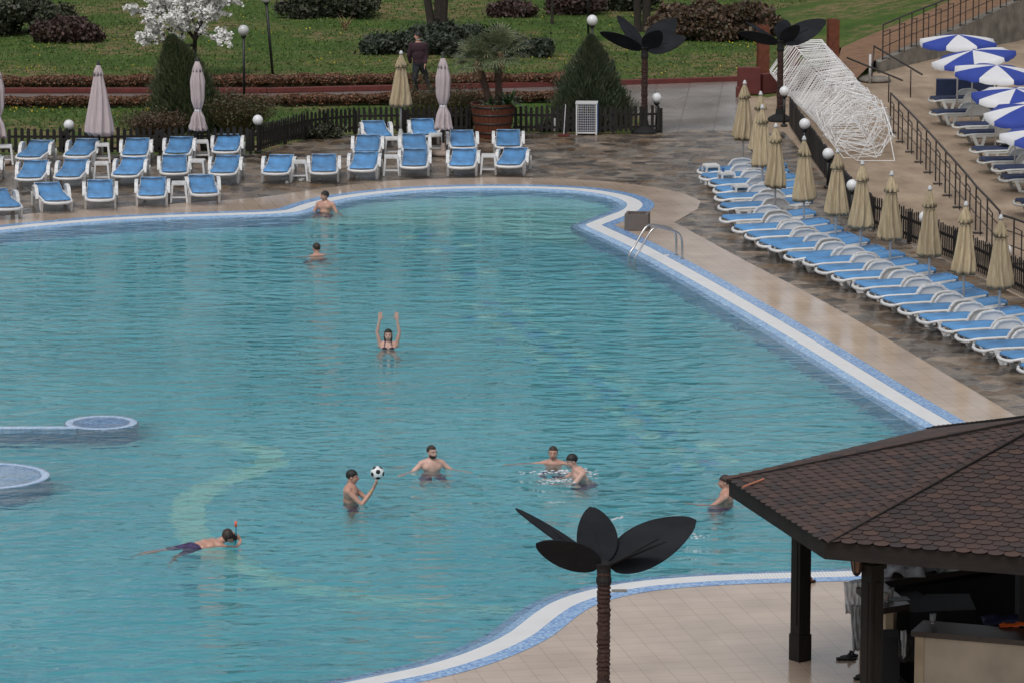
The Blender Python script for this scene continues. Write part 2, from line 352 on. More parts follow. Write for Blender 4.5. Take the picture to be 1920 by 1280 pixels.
def empty(name, loc, rz=0, label=None, cat=None, group=None):
    o = bpy.data.objects.new(name, None); C.objects.link(o); o.location = loc; o.rotation_euler = (0, 0, rz); o.empty_display_size = .1
    return tag(o, label, cat, group)
def copy_tree(o, parent=None):
    c = o.copy(); C.objects.link(c)
    if parent: c.parent = parent
    for ch in list(o.children): copy_tree(ch, c)
    return c
class Proto:                      # first call hands out the original, later calls copies
    def __init__(s, mk): s.mk = mk; s.o = None
    def __call__(s, loc, rz, label, scale=1):
        if s.o is None: s.o = s.mk(); c = s.o
        else: c = copy_tree(s.o)
        c.location = loc; c.rotation_euler = (0, 0, rz); c['label'] = label
        c.scale = (scale,)*3 if not isinstance(scale, tuple) else scale
        return c
def quads(name, P, U, V, m, parent=None, tri=False):   # numpy: centre P, half axes U, V
    n = len(P); k = 3 if tri else 4
    v = np.stack([P-U-V, P+U-V, P+V] if tri else [P-U-V, P+U-V, P+U+V, P-U+V], 1).reshape(-1, 3)
    me = bpy.data.meshes.new(name); me.vertices.add(n*k); me.vertices.foreach_set('co', v.ravel().astype(np.float32))
    me.loops.add(n*k); me.loops.foreach_set('vertex_index', np.arange(n*k, dtype=np.int32))
    me.polygons.add(n); me.polygons.foreach_set('loop_start', np.arange(0, n*k, k, dtype=np.int32)); me.polygons.foreach_set('loop_total', np.full(n, k, dtype=np.int32))
    me.update(calc_edges=True); me.materials.append(m)
    o = bpy.data.objects.new(name, me); C.objects.link(o)
    if parent: o.parent = parent
    return o
def rand_frames(n, updir=None, spread=1.):
    d = rng.normal(size=(n, 3))
    if updir is not None: d = d*spread+np.array(updir)
    d /= np.linalg.norm(d, axis=1)[:, None]
    e = rng.normal(size=(n, 3)); e -= (e*d).sum(1)[:, None]*d; e /= np.linalg.norm(e, axis=1)[:, None]
    return d, e
def leaves(name, P, size, m, parent=None, aspect=1.6, updir=None, spread=1.):
    n = len(P); d, e = rand_frames(n, updir, spread); s_ = (size*rng.uniform(.6, 1.4, n))[:, None]
    return quads(name, P, e*s_/aspect, d*s_, m, parent)
def clumps(n, box, clump=.12, k=12):      # points gathered in clumps inside a box or given centres
    c = box; idx = rng.integers(0, len(c), n); return c[idx]+rng.normal(scale=clump, size=(n, 3))*np.array([1, 1, .8])
def flat(name, polys, z, m, kind='structure', parent=None):
    vl = [[Vector((p[0], p[1], 0)) for p in q] for q in polys]
    tris = tessellate_polygon(vl); vs = [(p.x, p.y, z) for q in vl for p in q]
    me = bpy.data.meshes.new(name); me.from_pydata(vs, [], [tuple(t) for t in tris]); me.update()
    bm = bmesh.new(); bm.from_mesh(me)
    for f in bm.faces:
        f.normal_update()
        if f.normal.z < 0: f.normal_flip()
    bm.to_mesh(me); bm.free(); me.materials.append(m)
    o = bpy.data.objects.new(name, me); C.objects.link(o)
    if parent: o.parent = parent
    if kind: o['kind'] = kind
    return o
def catmull(pts, n=6, closed=False):
    out = []; k = len(pts)
    for i in range(k if closed else k-1):
        p = [Vector(pts[(i+j-1) % k]) if closed else Vector(pts[min(max(i+j-1, 0), k-1)]) for j in range(4)]
        for t in range(n):
            t /= n; out.append(.5*((2*p[1])+(-p[0]+p[2])*t+(2*p[0]-5*p[1]+4*p[2]-p[3])*t*t+(-p[0]+3*p[1]-3*p[2]+p[3])*t**3))
    if not closed: out.append(Vector(pts[-1]))
    return out
def g2(px, py, z=0): p = G(px, py, z); return (p.x, p.y)
def offset(poly, d):                # closed, counter clockwise: d > 0 goes outward
    n = len(poly); out = []
    for i in range(n):
        a, b, c = Vector(poly[i-1]), Vector(poly[i]), Vector(poly[(i+1) % n])
        e1 = (b-a).normalized(); e2 = (c-b).normalized()
        n1 = Vector((e1.y, -e1.x)); n2 = Vector((e2.y, -e2.x)); nn = n1+n2
        if nn.length < 1e-6: nn = n1
        nn.normalize(); k = max(.55, nn.dot(n1)); out.append(b+nn*d/k)
    return out
def strip(name, A, B, za, zb, m, parent=None):
    b = MB(); n = len(A); b.v = [(p.x, p.y, za) for p in A]+[(p.x, p.y, zb) for p in B]
    b.v += [(A[0].x, A[0].y, za), (B[0].x, B[0].y, zb)]
    u = [0]
    for i in range(n): u.append(u[-1]+(A[(i+1) % n]-A[i]).length)
    b.uv = [(u[i], 0) for i in range(n)]+[(u[i], 1) for i in range(n)]+[(u[n], 0), (u[n], 1)]
    for i in range(n):
        j = i+1; b.f.append((i, n+i, n+j, j) if j < n else (i, n+i, 2*n+1, 2*n))
    return b.build(name, m, parent)
# ================================================================ the ground and the pool
segs = [[(-420, 492), (-200, 455), (0, 429), (100, 419), (200, 411), (300, 406), (400, 402.5), (480, 400), (520, 398), (552, 394), (585, 383), (640, 370), (720, 360), (800, 354), (900, 351), (1000, 351.5), (1080, 355), (1135, 362), (1172, 371), (1190, 382), (1182, 394), (1155, 405), (1113, 421)],
        [(1116, 424), (1200, 463), (1300, 517), (1400, 574), (1500, 633), (1600, 694), (1700, 755), (1790, 808), (1870, 862), (1935, 925), (1940, 985), (1870, 1035), (1760, 1062), (1620, 1073), (1500, 1077), (1400, 1080), (1300, 1085), (1200, 1094), (1120, 1109), (1062, 1128), (1028, 1148), (1002, 1168), (975, 1188), (930, 1211), (870, 1234), (800, 1254), (720, 1271), (640, 1287), (520, 1305), (350, 1325), (100, 1345), (-300, 1370), (-900, 1350), (-1300, 1200), (-1300, 900), (-900, 620), (-560, 520)]]
mid = []
for sg in segs:
    mid += catmull([Vector(g2(*p)) for p in sg], 5)
mid = [p for i, p in enumerate(mid) if i == 0 or (p-mid[i-1]).length > .04][::-1]
w_out, w_mid, w_in = .27, .35, .31
o_w = offset(mid, w_mid/2); o_b = offset(mid, w_mid/2+w_out); i_w = offset(mid, -w_mid/2); i_b = offset(mid, -w_mid/2-w_in)
pool = empty('swimming_pool', (0, 0, 0), 0, 'large free form swimming pool edged with blue mosaic and a white overflow grating', 'pool')
strip('outer_mosaic_band', o_w, o_b, 0, 0, M['mosaic'], pool)
strip('overflow_grating', i_w, o_w, -.002, -.002, M['grating'], pool)
strip('inner_mosaic_band', i_b, i_w, -.055, -.003, M['mosaicin'], pool)
DEP = 1.3
strip('basin_wall', i_b, i_b, -DEP, -.055, M['poolwall'], pool)
flat('basin_floor', [offset(mid, -.3)], -DEP, M['poolfloor'], None, pool)
# the shallow lobe at the far end, ending in a step
arc = catmull([FL(*p, .72).xy for p in [(540, 404), (580, 414), (640, 420), (720, 420), (800, 421), (870, 424), (930, 433), (990, 445), (1050, 451), (1100, 448), (1140, 430)]], 4)
lobe = arc+[Vector(g2(*p)) for p in [(1230, 385), (1200, 345), (1000, 338), (800, 340), (600, 362), (520, 392)]]
b = MB(); n_ = len(lobe); b.prism([(p.x, p.y) for p in lobe], -DEP+.002, -.72); b.build('shallow_shelf', mat('shallow pool mosaic', (.34, .66, .63), .6, .06, .5), pool)
# water body: it runs out under the mosaic so no edge shows
wpoly = offset(mid, -w_mid/2-w_in*.5)
b = MB(); b.prism([(p.x, p.y) for p in wpoly], -DEP-.3, -.03); wo = b.build('water', M['water']); wo['kind'] = 'structure'
# floor markings
def ribbon(pts, wd, depth, m, name):
    c = [FL(px, py, depth).xy for px, py in pts]; c = catmull(c, 8); L = []; Rr = []; k = len(c)
    for i, p in enumerate(c):
        d = (c[min(i+1, k-1)]-c[max(i-1, 0)]).normalized(); nn = Vector((-d.y, d.x)); w_ = wd*(.55+.45*math.sin(PI*min(1, (i+2)/k*1.1)))
        L.append(p+nn*w_/2); Rr.append(p-nn*w_/2)
    b = MB(); b.v = [(*p, -depth+.006) for p in L+Rr]; b.f = [(i, i+1, k+i+1, k+i) for i in range(k-1)]
    b.build(name, m, pool)
ribbon([(330, 822), (400, 826), (470, 838), (506, 852), (500, 872), (450, 892), (390, 915), (358, 945), (355, 985), (380, 1018), (430, 1050), (500, 1080), (600, 1108), (720, 1124), (850, 1138), (960, 1145)], .54, DEP, M['stripe'], 'floor_ribbon')
sq = MB(); sb = MB()
def dash(px, py, mb, sx=.40, sy=.40):
    p = FL(px, py, DEP); mb.box((p.x, p.y, -DEP+.004), (sx, sy, .01), R(-15))
rowA = [(735, 425), (770, 445), (808, 470), (850, 520), (887, 573), (915, 592), (941, 612), (970, 633), (996, 654), (1025, 671), (1054, 697), (1090, 720), (1113, 741), (1151, 767), (1180, 791), (1219, 817), (1262, 845), (1300, 872), (1345, 903)]
for i, (px, py) in enumerate(rowA):
    dash(px, py, sq); dash(px+66, py-10, sq, .38, .36); dash(px+30, py-4, sb, .34, .3)
    if i % 2: dash(px-34, py+6, sb, .25, .3)
sq.build('pale_floor_tiles', M['stripe'], pool); sb.build('blue_floor_tiles', M['stripeblue'], pool)
# round seats at the left
def ring_seat(cx, cy, rx, name, inner):
    p = G(cx, cy, -.02); b = MB(); r = rx/pxm(cx, cy); t = .15
    w_ = MB(); w_.lathe([(r, -DEP), (r, -.06)], 40, cap=False); o = w_.build('seat_outer_wall', M['poolwall2'], pool, True); o.location = (p.x, p.y, 0)
    prof_o = [(r, -.06), (r, -.04), (r-.02, -.028), (r-t+.02, -.028), (r-t, -.04), (r-t, -.20)]
    b.lathe(prof_o, 48, (0, 0, 0), cap=False)
    o = b.build(name, M['rimlight'], pool, True); o.location = (p.x, p.y, 0)
    b = MB(); b.lathe([(r-t, -.19), (.01, -.19)], 40, cap=False); o = b.build('seat_floor', inner, pool); o.location = (p.x, p.y, 0)
    return p, r
p1, r1 = ring_seat(190, 790, 69, 'round_seat_wall', M['mosaic'])
p2, r2 = ring_seat(-28, 890, 122, 'round_seat_wall', M['rimlight'])
b = MB(); q0 = G(-420, 800); b.beam((q0.x, q0.y, -.07), (p1.x-r1+.25, p1.y-.45, -.07), .18, .09); b.build('divider_rim', M['rimlight'], pool)
b = MB(); b.beam((q0.x, q0.y, -.70), (p1.x-r1+.25, p1.y-.45, -.70), .16, 1.16); b.build('divider_wall', M['poolwall2'], pool)
# deck, flagstones, plaza, path, sand, lawn
Dpx = [(-1500, 560), (-900, 520), (-420, 462), (-200, 430), (0, 405), (100, 397), (200, 390), (300, 384), (400, 377), (480, 371), (540, 363), (600, 354), (660, 346), (740, 338.5), (850, 334), (950, 332.5), (1060, 335), (1150, 341), (1230, 351), (1285, 363), (1314, 377), (1308, 392), (1264, 417), (1300, 436), (1400, 490), (1500, 541), (1600, 596), (1700, 656), (1800, 716), (1920, 788), (2300, 1000), (3200, 1500), (3200, 2800), (-2500, 2800), (-2500, 1200)]
hole = offset(mid, w_mid/2+w_out-.04)
flat('deck', [[g2(*p) for p in Dpx], hole], -.004, M['deck'])
hole2 = offset(mid, w_mid/2+w_out+.1)
Fpx = [(-1500, 262), (-300, 282), (0, 291), (450, 288), (489, 287), (538, 271), (573, 262), (611, 257), (668, 252), (800, 250), (1240, 250), (1300, 244), (1385, 244), (1470, 247), (1545, 332), (1592, 396), (1640, 430), (1700, 452), (1785, 493), (1852, 526), (1920, 560), (2300, 760), (3600, 1300), (3600, 3000), (-2700, 3000), (-2700, 700)]
flat('paving', [[g2(*p) for p in Fpx], hole2], -.009, M['flag'])
flat('plaza', [[g2(*p) for p in [(1165, 190), (1175, 164), (1180, 152), (1385, 146), (1385, 246), (1300, 247), (1236, 254)]]], -.013, M['wetslab'])
pathpx = [(-400, 187.5), (0, 181), (500, 180.5), (960, 171.5), (1190, 166)]
pathtop = [(1190, 156.5), (960, 164), (500, 174.5), (0, 174.5), (-400, 179)]
flat('path', [[g2(*p) for p in pathpx+pathtop]], -.017, M['wetpath'])
sandpx = [(1385, 246), (1374, 176), (1440, 182), (1560, 156), (1640, 134), (1760, 102), (1900, 70), (2400, -60), (3800, 100), (3800, 1500), (2300, 762), (1920, 562), (1640, 431), (1592, 397), (1545, 333), (1470, 248)]
flat('sand', [[g2(*p) for p in sandpx]], -.021, M['sand'])
# one lawn sheet to the horizon with a gentle rise far behind
hole3 = offset(mid, w_mid/2+w_out+.2)
flat('ground', [[(-900, -300), (900, -300), (900, 2400), (-900, 2400)], hole3], -.027, M['lawn'])
def lawn_box(x0, y0, x1, y1, n):   # random ground points inside a pixel box
    px = rng.uniform(x0, x1, n); py = rng.uniform(y0, y1, n); return np.array([G(a, b_)[:] for a, b_ in zip(px, py)])
# grass tufts and dandelions
def in_green(px, py):
    if py < 140: return not (px > 1590 and py > 150-(px-1590)*.42)
    if 200 < py < 246: return px < 1180
    if 140 <= py < 150: return 1180 < px < 1375
    return False
gp = []
while len(gp) < 42000:
    px, py = random.uniform(-60, 1800), random.uniform(-30, 250)
    if in_green(px, py): gp.append(G(px, py)[:])
gp = np.array(gp); gp[:, 2] = .01
gt = leaves('lawn_tufts', gp+np.array([0, 0, .005]), .020, M['tuft'], None, 1.2, (0, 0, 1), .5)
tag(gt, 'short rough grass of the park lawn beyond the fence', 'grass', None, 'stuff')
fp = []
cent = [(40, 207), (90, 209), (22, 203), (190, 208), (250, 212), (300, 207), (100, 88), (330, 60), (500, 60), (590, 55), (400, 30), (610, 118), (700, 118), (1210, 135), (1280, 120), (1375, 105), (1330, 128), (1130, 100), (1400, 85), (1060, 110), (220, 130), (60, 130), (880, 205), (1560, 60), (1660, 30), (120, 60), (230, 75)]
for (px, py) in cent:
    for k in range(random.randint(5, 24)): fp.append(G(px+random.gauss(0, 32), py+random.gauss(0, 3.2))[:])
for k in range(160):
    px, py = random.uniform(0, 1500), random.uniform(0, 146); fp.append(G(px, py)[:])
fp = np.array(fp)+np.array([0, 0, .04])
tag(leaves('dandelions', fp, .014, M['flower'], None, 1.0, (0, 0, 1), .6), 'yellow dandelions scattered over the lawn', 'flowers', None, 'stuff')
# kerb behind the path
b = MB()
kp = [G(*p) for p in [(-400, 172), (0, 173), (500, 173), (960, 163), (1060, 160), (1200, 157), (1385, 151)]]
for a, c in zip(kp, kp[1:]): b.beam(a+Vector((0, 0, .05)), c+Vector((0, 0, .05)), .25, .12)
tag(b.build('path_kerb', M['redkerb']), 'long low red kerb along the far side of the park path', 'kerb')
# clipped hedges
def hedge(name, p0, p1, h, d, n, label, gap=True):
    A, B_ = G(*p0), G(*p1); L = (B_-A).length; t = rng.uniform(0, 1, n); u = rng.uniform(-1, 1, n); z = rng.beta(2.2, 1.3, n)*h
    base = np.array(A)[None]+(np.array(B_-A))[None]*t[:, None]
    wob = .10*np.sin(t*L*7)+.08*np.sin(t*L*2.7+1)
    low = (z < h*.45); u = np.where(low, u*(.55+.35*np.sin(t*L*9)), u)
    P = base+np.stack([np.zeros(n), u*d/2*(1+wob), z*(1+wob*.6)], 1)
    e = empty(name, A, 0, label, 'hedge', 'clipped hedges along the park path'); P = P-np.array(A)
    leaves('foliage', P, .024, M['hedge'], e, 1.4)
    b = MB(); k = int(L/.55)
    for i in range(k):
        q = (B_-A)*((i+.5)/k); b.beam(q, q+Vector((random.uniform(-.1, .1), 0, h*.6)), .03)
    b.build('stems', M['bark'], e)
hedge('clipped_hedge', (-60, 166), (1062, 159), .30, .8, 60000, 'rust brown clipped hedge behind the red kerb of the park path')
hedge('clipped_hedge', (-60, 200), (395, 199), .24, .6, 26000, 'dark end of the near hedge, left of the tall conifer, in front of the path')
hedge('clipped_hedge', (395, 199), (1060, 190), .25, .6, 36000, 'rust brown clipped hedge between the path and the picket fence, right of the conifer')
# ================================================================ furniture
ORD = ['first', 'second', 'third', 'fourth', 'fifth', 'sixth', 'seventh', 'eighth', 'ninth', 'tenth', 'eleventh', 'twelfth', 'thirteenth', 'fourteenth', 'fifteenth', 'sixteenth', 'seventeenth', 'eighteenth', 'nineteenth', 'twentieth', 'twenty first', 'twenty second', 'twenty third', 'twenty fourth', 'twenty fifth', 'twenty sixth']
def lounger_proto(plastic, fabric, lift, group, L=1.95):
    def mk():                     # local x: foot 0 -> head L, y across, z up
        r = empty('sun_lounger', (0, 0, 0), 0, '', 'sun lounger', group)
        hw = .32; zs = .295; xb = 1.15; ca, sa = math.cos(lift), math.sin(lift)
        def cl(x): return (x, zs) if x <= xb else (xb+(x-xb)*ca, zs+(x-xb)*sa)
        b = MB()
        for y in (-hw, hw):
            b.tube([(.03, y*.92, zs-.03), (.25, y, zs), (xb, y, zs), (1.6, y, zs), (L-.08, y, zs-.0)], .028, 8)
            b.beam((.25, y, zs-.05), (L-.1, y, zs-.05), .03, .08)
        b.tube([(.07, -hw, zs-.03), (.0, -hw*.6, zs-.045), (-.02, 0, zs-.05), (.0, hw*.6, zs-.045), (.07, hw, zs-.03)], .034, 8)
        b.tube([(L-.08, -hw, zs), (L-.02, 0, zs), (L-.08, hw, zs)], .028, 8)
        b.build('frame', plastic, r, True)
        b = MB()
        for k in range(9):
            x = .2+k*.1; b.box((x, 0, zs-.01), (.06, hw*1.85, .02))
        for k in range(7):
            x, z = cl(xb+.06+k*.11); b.box((x, 0, z-.01), (.07, hw*1.8, .02), 0, 0, -lift)
        x0, z0 = cl(xb); x1, z1 = cl(L-.02)
        for y in (-hw+.05, hw-.05): b.beam((x0, y, z0-.01), (x1, y, z1-.01), .05, .035)
        b.build('slat_bed', plastic, r)
        def sidepoly(pts, y, t=.035):   # plate in the xz plane
            m = Matrix(((1, 0, 0, 0), (0, 0, 1, y), (0, 1, 0, 0), (0, 0, 0, 1))); return pts, -t/2, t/2, m
        for y in (-hw-.015, hw+.015):
            b = MB()      # front leg: two struts and a foot rail
            b.prism(*sidepoly([(.20, zs-.02), (.30, zs-.02), (.40, .03), (.33, .0)], y, .05)); b.prism(*sidepoly([(.52, zs-.03), (.60, zs-.03), (.52, .0), (.45, .0)], y, .05))
            b.prism(*sidepoly([(.33, 0), (.52, 0), (.53, .04), (.38, .04)], y, .05)); b.build('leg', plastic, r)
        for y in (-hw-.045, hw+.045):
            b = MB(); b.prism(*sidepoly([(1.30, zs), (1.38, zs), (1.50, .0), (1.42, .0)], y, .05)); b.prism(*sidepoly([(1.60, zs), (1.68, zs), (1.62, .0), (1.54, .0)], y, .05))
            b.build('leg', plastic, r)
            b = MB()      # armrest: arched solid plate with a thick rim that runs down into the frame
            arch = [(.78, zs-.05), (.84, zs+.08), (.92, zs+.17), (1.0, zs+.195), (1.2, zs+.205), (1.33, zs+.175), (1.42, zs+.09), (1.46, zs-.05)]
            b.prism(*sidepoly(arch, y, .02))
            for k in range(len(arch)-1):
                (xa, za), (xc, zc) = arch[k], arch[k+1]; b.beam((xa, y, za), (xc, y, zc), .078, .028)
            b.build('armrest', plastic, r)
        # mattress: a thick cushion sagging a little at the hinge and folding over the head
        ys = [-.285, -.27, -.15, 0, .15, .27, .285]; b = MB(); st = [.06, .10, .3, .55, .8, 1.0, 1.12, 1.17, 1.25, 1.45, 1.7, L-.05, L+.0]
        top = []; bot = []
        for x in st:
            X, Z = cl(x); dip = -.014*math.exp(-((x-1.15)/.07)**2)
            for i, y in enumerate(ys):
                e_ = .0 if i in (0, 6) else .045; ee = e_ if .07 < x < L-.02 else .01
                top.append((X-sa*ee, y, Z+.012+ca*ee+dip-.012*math.cos(y*9)*0+(-.012 if i == 3 else 0))); bot.append((X, y, Z+.004))
        n = len(ys); k = len(st); b.v = top+bot; o_ = k*n
        for i in range(k-1):
            for j in range(n-1):
                a = i*n+j; b.f += [(a, a+n, a+n+1, a+1), (o_+a, o_+a+1, o_+a+n+1, o_+a+n)]
        for i in range(k-1):
            for j in (0, n-1): a = i*n+j; b.f.append((a, a+n, o_+a+n, o_+a))
        for j in range(n-1):
            for i in (0, k-1): a = i*n+j; b.f.append((a, a+1, o_+a+1, o_+a))
        X, Z = cl(L); b.beam((X+.01, -.28, Z-.0), (X+.01, .28, Z-.0), .05, .10)
        b.build('mattress', fabric, r, True)
        return r
    return Proto(mk)
lg = lounger_proto(M['white'], M['bluefab'], R(13), 'blue cushioned loungers by the far edge of the pool', 1.74)
# px, py of the ground under the middle of the foot end, heading of the foot->head axis (90 = away)
rows = [('back left row', [(53, 318, 85, 'turned a little right'), (143, 315, 86, 'before the leftmost globe lamp'), (252, 314, 92, 'between two pink parasols'), (331, 311, 90, 'beside the slim pink parasol'), (422, 306, 90, 'rightmost of its row')]),
        ('middle left row', [(54, 358, 90, 'facing the water squarely'), (126, 356, 88, 'left of a stool'), (234, 352, 87, 'right of a stool'), (327, 347, 94, 'turned slightly left'), (417, 348, 89, 'rightmost of its row')]),
        ('front left row', [(110, 402, 104, 'turned clearly left'), (188, 397, 95, 'nearest the deck edge'), (284, 392, 93, 'left of the front stool'), (385, 387, 97, 'right of the front stool')])]
xx = [(516, 347, 88, 'leftmost of the centre group, left of its stool'), (607, 346, 92, 'in the centre front row, right of the leftmost stool'), (678, 341, 88, 'in the centre front row, left of the nearer twin stool'), (776, 335, 90, 'in the centre front row, right of the nearer twin stool'), (865, 335, 88, 'in the centre front row, before the parasol base stone'), (953, 333, 84, 'rightmost of the centre front row, turned right'),
      (687, 307, 90, 'in the centre second row, left of the farther twin stool'), (780, 305, 93, 'in the centre second row, left of the tied pink parasol'), (869, 298, 92, 'in the centre second row, right of the tied pink parasol'), (953, 297, 90, 'rightmost of the centre second row, near the barrel planter'),
      (714, 279, 98, 'in the centre back row by the fence, turned left'), (798, 275, 94, 'in the centre back row, between beige and pink parasol')]
lg_i = 0
for rn, lst in rows:
    for i, (px, py, a, extra) in enumerate(lst):
        lg(G(px, py), R(a), f'blue lounger, {ORD[i]} in the {rn}, {extra}')
lg(G(17, 414), R(107), 'blue lounger cut by the left picture edge, nearest the pool')
lg(G(-32, 348), R(92), 'blue lounger almost wholly hidden past the left picture edge, middle row')
for px, py, a, extra in xx: lg(G(px, py), R(a), 'blue lounger '+extra)
# the long row under the beige parasols
lg2 = lounger_proto(M['white'], M['bluefab'], R(5), 'long row of blue cushioned loungers along the right deck', 2.02)
feet = [(1313, 338), (1317, 350), (1334, 362), (1342, 375), (1345, 389), (1352, 407), (1354, 430), (1379, 449), (1403, 462), (1426, 477), (1449, 485), (1477, 502), (1512, 512), (1536, 527), (1567, 541), (1605, 557), (1633, 573), (1660, 588), (1692, 604), (1726, 621), (1769, 638), (1799, 655), (1831, 673), (1879, 692), (1917, 715)]
nf = len(feet)
for i, (px, py) in enumerate(feet):
    w = ORD[i] if i < 12 else ORD[nf-1-i]; end = 'far' if i < 12 else 'near'
    lg2(G(px, py+6), R(16+random.uniform(-2.5, 2.5)), f'flat blue lounger, {w} from the {end} end of the long right row')
# beach loungers
lb = lounger_proto(M['greyplastic'], M['navyfab'], R(10), 'navy cushioned loungers on the sand')
bl = [(1744, 203, 4, 'beside the standing navy mattresses'), (1747, 229, 4, 'second from the top, wide grey armrest in front'), (1789, 253, 2, 'third from the top, mostly hidden behind the next one'), (1799, 268, 4, 'fourth from the top, under the small round table'), (1822, 300, 4, 'fifth from the top'), (1836, 320, 2, 'sixth from the top, grey end sticking out left'), (1864, 336, 6, 'seventh from the top, at the right edge'), (1877, 354, 4, 'eighth from the top, cut by the right picture edge'), (1905, 400, 6, 'lowest of all, only its navy foot in view')]
for px, py, a, ex in bl: lb(G(px, py+4), R(a+6), 'navy beach lounger on the sand, '+ex)
# standing navy mattresses
b = MB(); b.box((0, 0, .34), (1.0, .09, .62), 0, R(12)); st1 = b.build('standing_mattress', M['navyfab'], None, False, .02)
st1.location = G(1793, 197)+Vector((0, .5, 0)); st1.rotation_euler = (0, 0, R(-3)); tag(st1, 'navy mattress stood on its long edge, left of its twin, behind the beach loungers', 'mattress', 'standing navy mattresses')
b = MB(); b.box((0, 0, .30), (.9, .09, .55), 0, R(10)); st2 = b.build('standing_mattress', M['navyfab'], None, False, .02)
st2.location = G(1836, 190)+Vector((0, .6, 0)); tag(st2, 'navy mattress stood on its long edge, right of its twin, under the second umbrella', 'mattress', 'standing navy mattresses')
b = MB(); b.lathe([(.25, .0), (.25, .02), (.04, .03), (.03, .42), (.33, .43), (.34, .46), (.0, .465)], 24); tb = b.build('round_table', M['greyplastic'], None, True)
tb.location = G(1893, 300); tag(tb, 'small round off white table between the navy beach loungers', 'table')
# stools
def mk_stool():
    r = empty('plastic_stool', (0, 0, 0), 0, '', 'stool', 'white plastic stools between the loungers')
    b = MB(); b.box((0, 0, .455), (.32, .32, .025)); b.box((0, 0, .425), (.34, .34, .045)); b.build('seat', M['white'], r, False, .008)
    for sx in (-1, 1):
        for sy in (-1, 1):
            b = MB(); b.beam((sx*.145, sy*.145, .43), (sx*.185, sy*.185, 0), .045, .045); b.build('leg', M['white'], r)
    b = MB()
    for s_ in (-1, 1): b.beam((-.17, s_*.172, .13), (.17, s_*.172, .13), .02, .035); b.beam((s_*.172, -.17, .13), (s_*.172, .17, .13), .02, .035)
    b.build('stretcher', M['white'], r); return r
stool = Proto(mk_stool)
for px, py, a, ex in [(10, 308, 5, 'behind the pink parasol cut by the left edge'), (192, 305, 4, 'behind the loose pink parasol, by the fence'), (191, 341, 3, 'in front of the base of the loose pink parasol'), (378, 299, 6, 'behind the slim pink parasol, by the fence'), (371, 336, -4, 'in front of the base of the slim pink parasol'), (336, 379, 3, 'in the front row, between the last two loungers on the left'), (561, 338, 5, 'in the centre group, between its two leftmost loungers'), (735, 293, 4, 'in the second row of the centre group'), (734, 328, 2, 'in the front row of the centre group, before its twin'), (817, 286, 3, 'next to the tied pink parasol'), (916, 326, 0, 'left of the rightmost centre lounger'),
                      (1333, 345, 14, 'at the far end of the long row, on the first lounger foot'), (1362, 360, 14, 'near the far end of the long row, holding a blue cup'), (1388, 384, 14, 'third stool down the long row of loungers')]:
    stool(G(px, py), R(a), 'white plastic stool '+ex)
cup = MB(); p = G(1362, 360); cup.lathe([(.025, 0), (.035, .09), (.03, .09)], 12); oc = cup.build('paper_cup', M['bluepanel']); oc.location = (p.x-.08, p.y, .468); tag(oc, 'small blue cup left on the second stool of the long row', 'cup')
# ---------------------------------------------------------------- closed parasols
def canopy(name, ztop, zbot, prof, folds, depth, m, parent, seed=0, n=64, jag=.05):
    rr = random.Random(seed); ph = [rr.uniform(-.35, .35) for _ in range(folds)]; am = [rr.uniform(.6, 1.2) for _ in range(folds)]; ln = [rr.uniform(0, jag) for _ in range(folds+1)]
    b = MB(); K = 14; vs = []
    for i in range(K+1):
        t = i/K; R_ = np.interp(t, [p[0] for p in prof], [p[1] for p in prof])
        for j in range(n):
            a = 2*PI*j/n; k = int(a/(2*PI)*folds) % folds; f = math.cos(folds*a+ph[k]*t)*depth*am[k]*min(1, t*2.5+.1)
            r_ = R_*(1+f); z = ztop+(zbot-ztop)*t+(ln[k]*(1+math.cos(folds*a))*.5 if i == K else 0)
            tw = a+.25*t*math.sin(3*t+seed)
            vs.append((r_*math.cos(tw), r_*math.sin(tw), z))
    b.v = vs; b.f = [(i*n+j, i*n+(j+1) % n, (i+1)*n+(j+1) % n, (i+1)*n+j) for i in range(K) for j in range(n)]
    b.f.append(tuple(range(n)))
    # hem goes back up inside so the cloth has thickness
    o = len(b.v); b.v += [(x*.8, y*.8, z+.10) for x, y, z in vs[-n:]]; b.f += [(K*n+j, K*n+(j+1) % n, o+(j+1) % n, o+j) for j in range(n)]
    return b.build(name, m, parent, True)
def mk_parasol(seed):
    def mk():
        r = empty('closed_parasol', (0, 0, 0), 0, '', 'parasol', 'closed beige parasols over the long lounger row')
        b = MB(); b.tube([(0, 0, 0), (0, 0, 2.16)], .024, 10); b.build('pole', M['pole'], r, True)
        b = MB(); b.lathe([(.16, 0), (.16, .05), (.06, .07), (.035, .25), (.03, .25)], 16); b.build('base', M['pole'], r, True)
        b = MB(); b.lathe([(.01, 2.235), (.03, 2.22), (.035, 2.19), (.05, 2.17), (.05, 2.14)], 12); b.build('finial', M['pole'], r, True)
        canopy('vent_skirt', 2.15, 1.80, [(0, .03), (.2, .05), (.7, .11), (1, .14)], 8, .16, M['beige'], r, seed+5, jag=.02)
        canopy('canopy', 2.13, .80, [(0, .03), (.15, .06), (.25, .095), (.6, .155), (.9, .215), (1, .21)], 8, .30, M['beige'], r, seed, jag=.09)
        b = MB(); b.lathe([(.105, 1.79), (.11, 1.775), (.105, 1.76)], 20, cap=False); b.build('strap', M['beige'], r, True)
        return r
    return Proto(mk)
pars = [mk_parasol(1), mk_parasol(4), mk_parasol(9)]
tops = [(1392, 152), (1424, 173), (1430, 198), (1453, 233), (1507, 256), (1566, 280), (1612, 302), (1668, 322), (1742, 349), (1805, 378), (1873, 403)]
def base_from_top(px, py, h):
    y = py+h*80
    for _ in range(8): y = py+h*pxm(px, y)*.985
    return G(px, y)
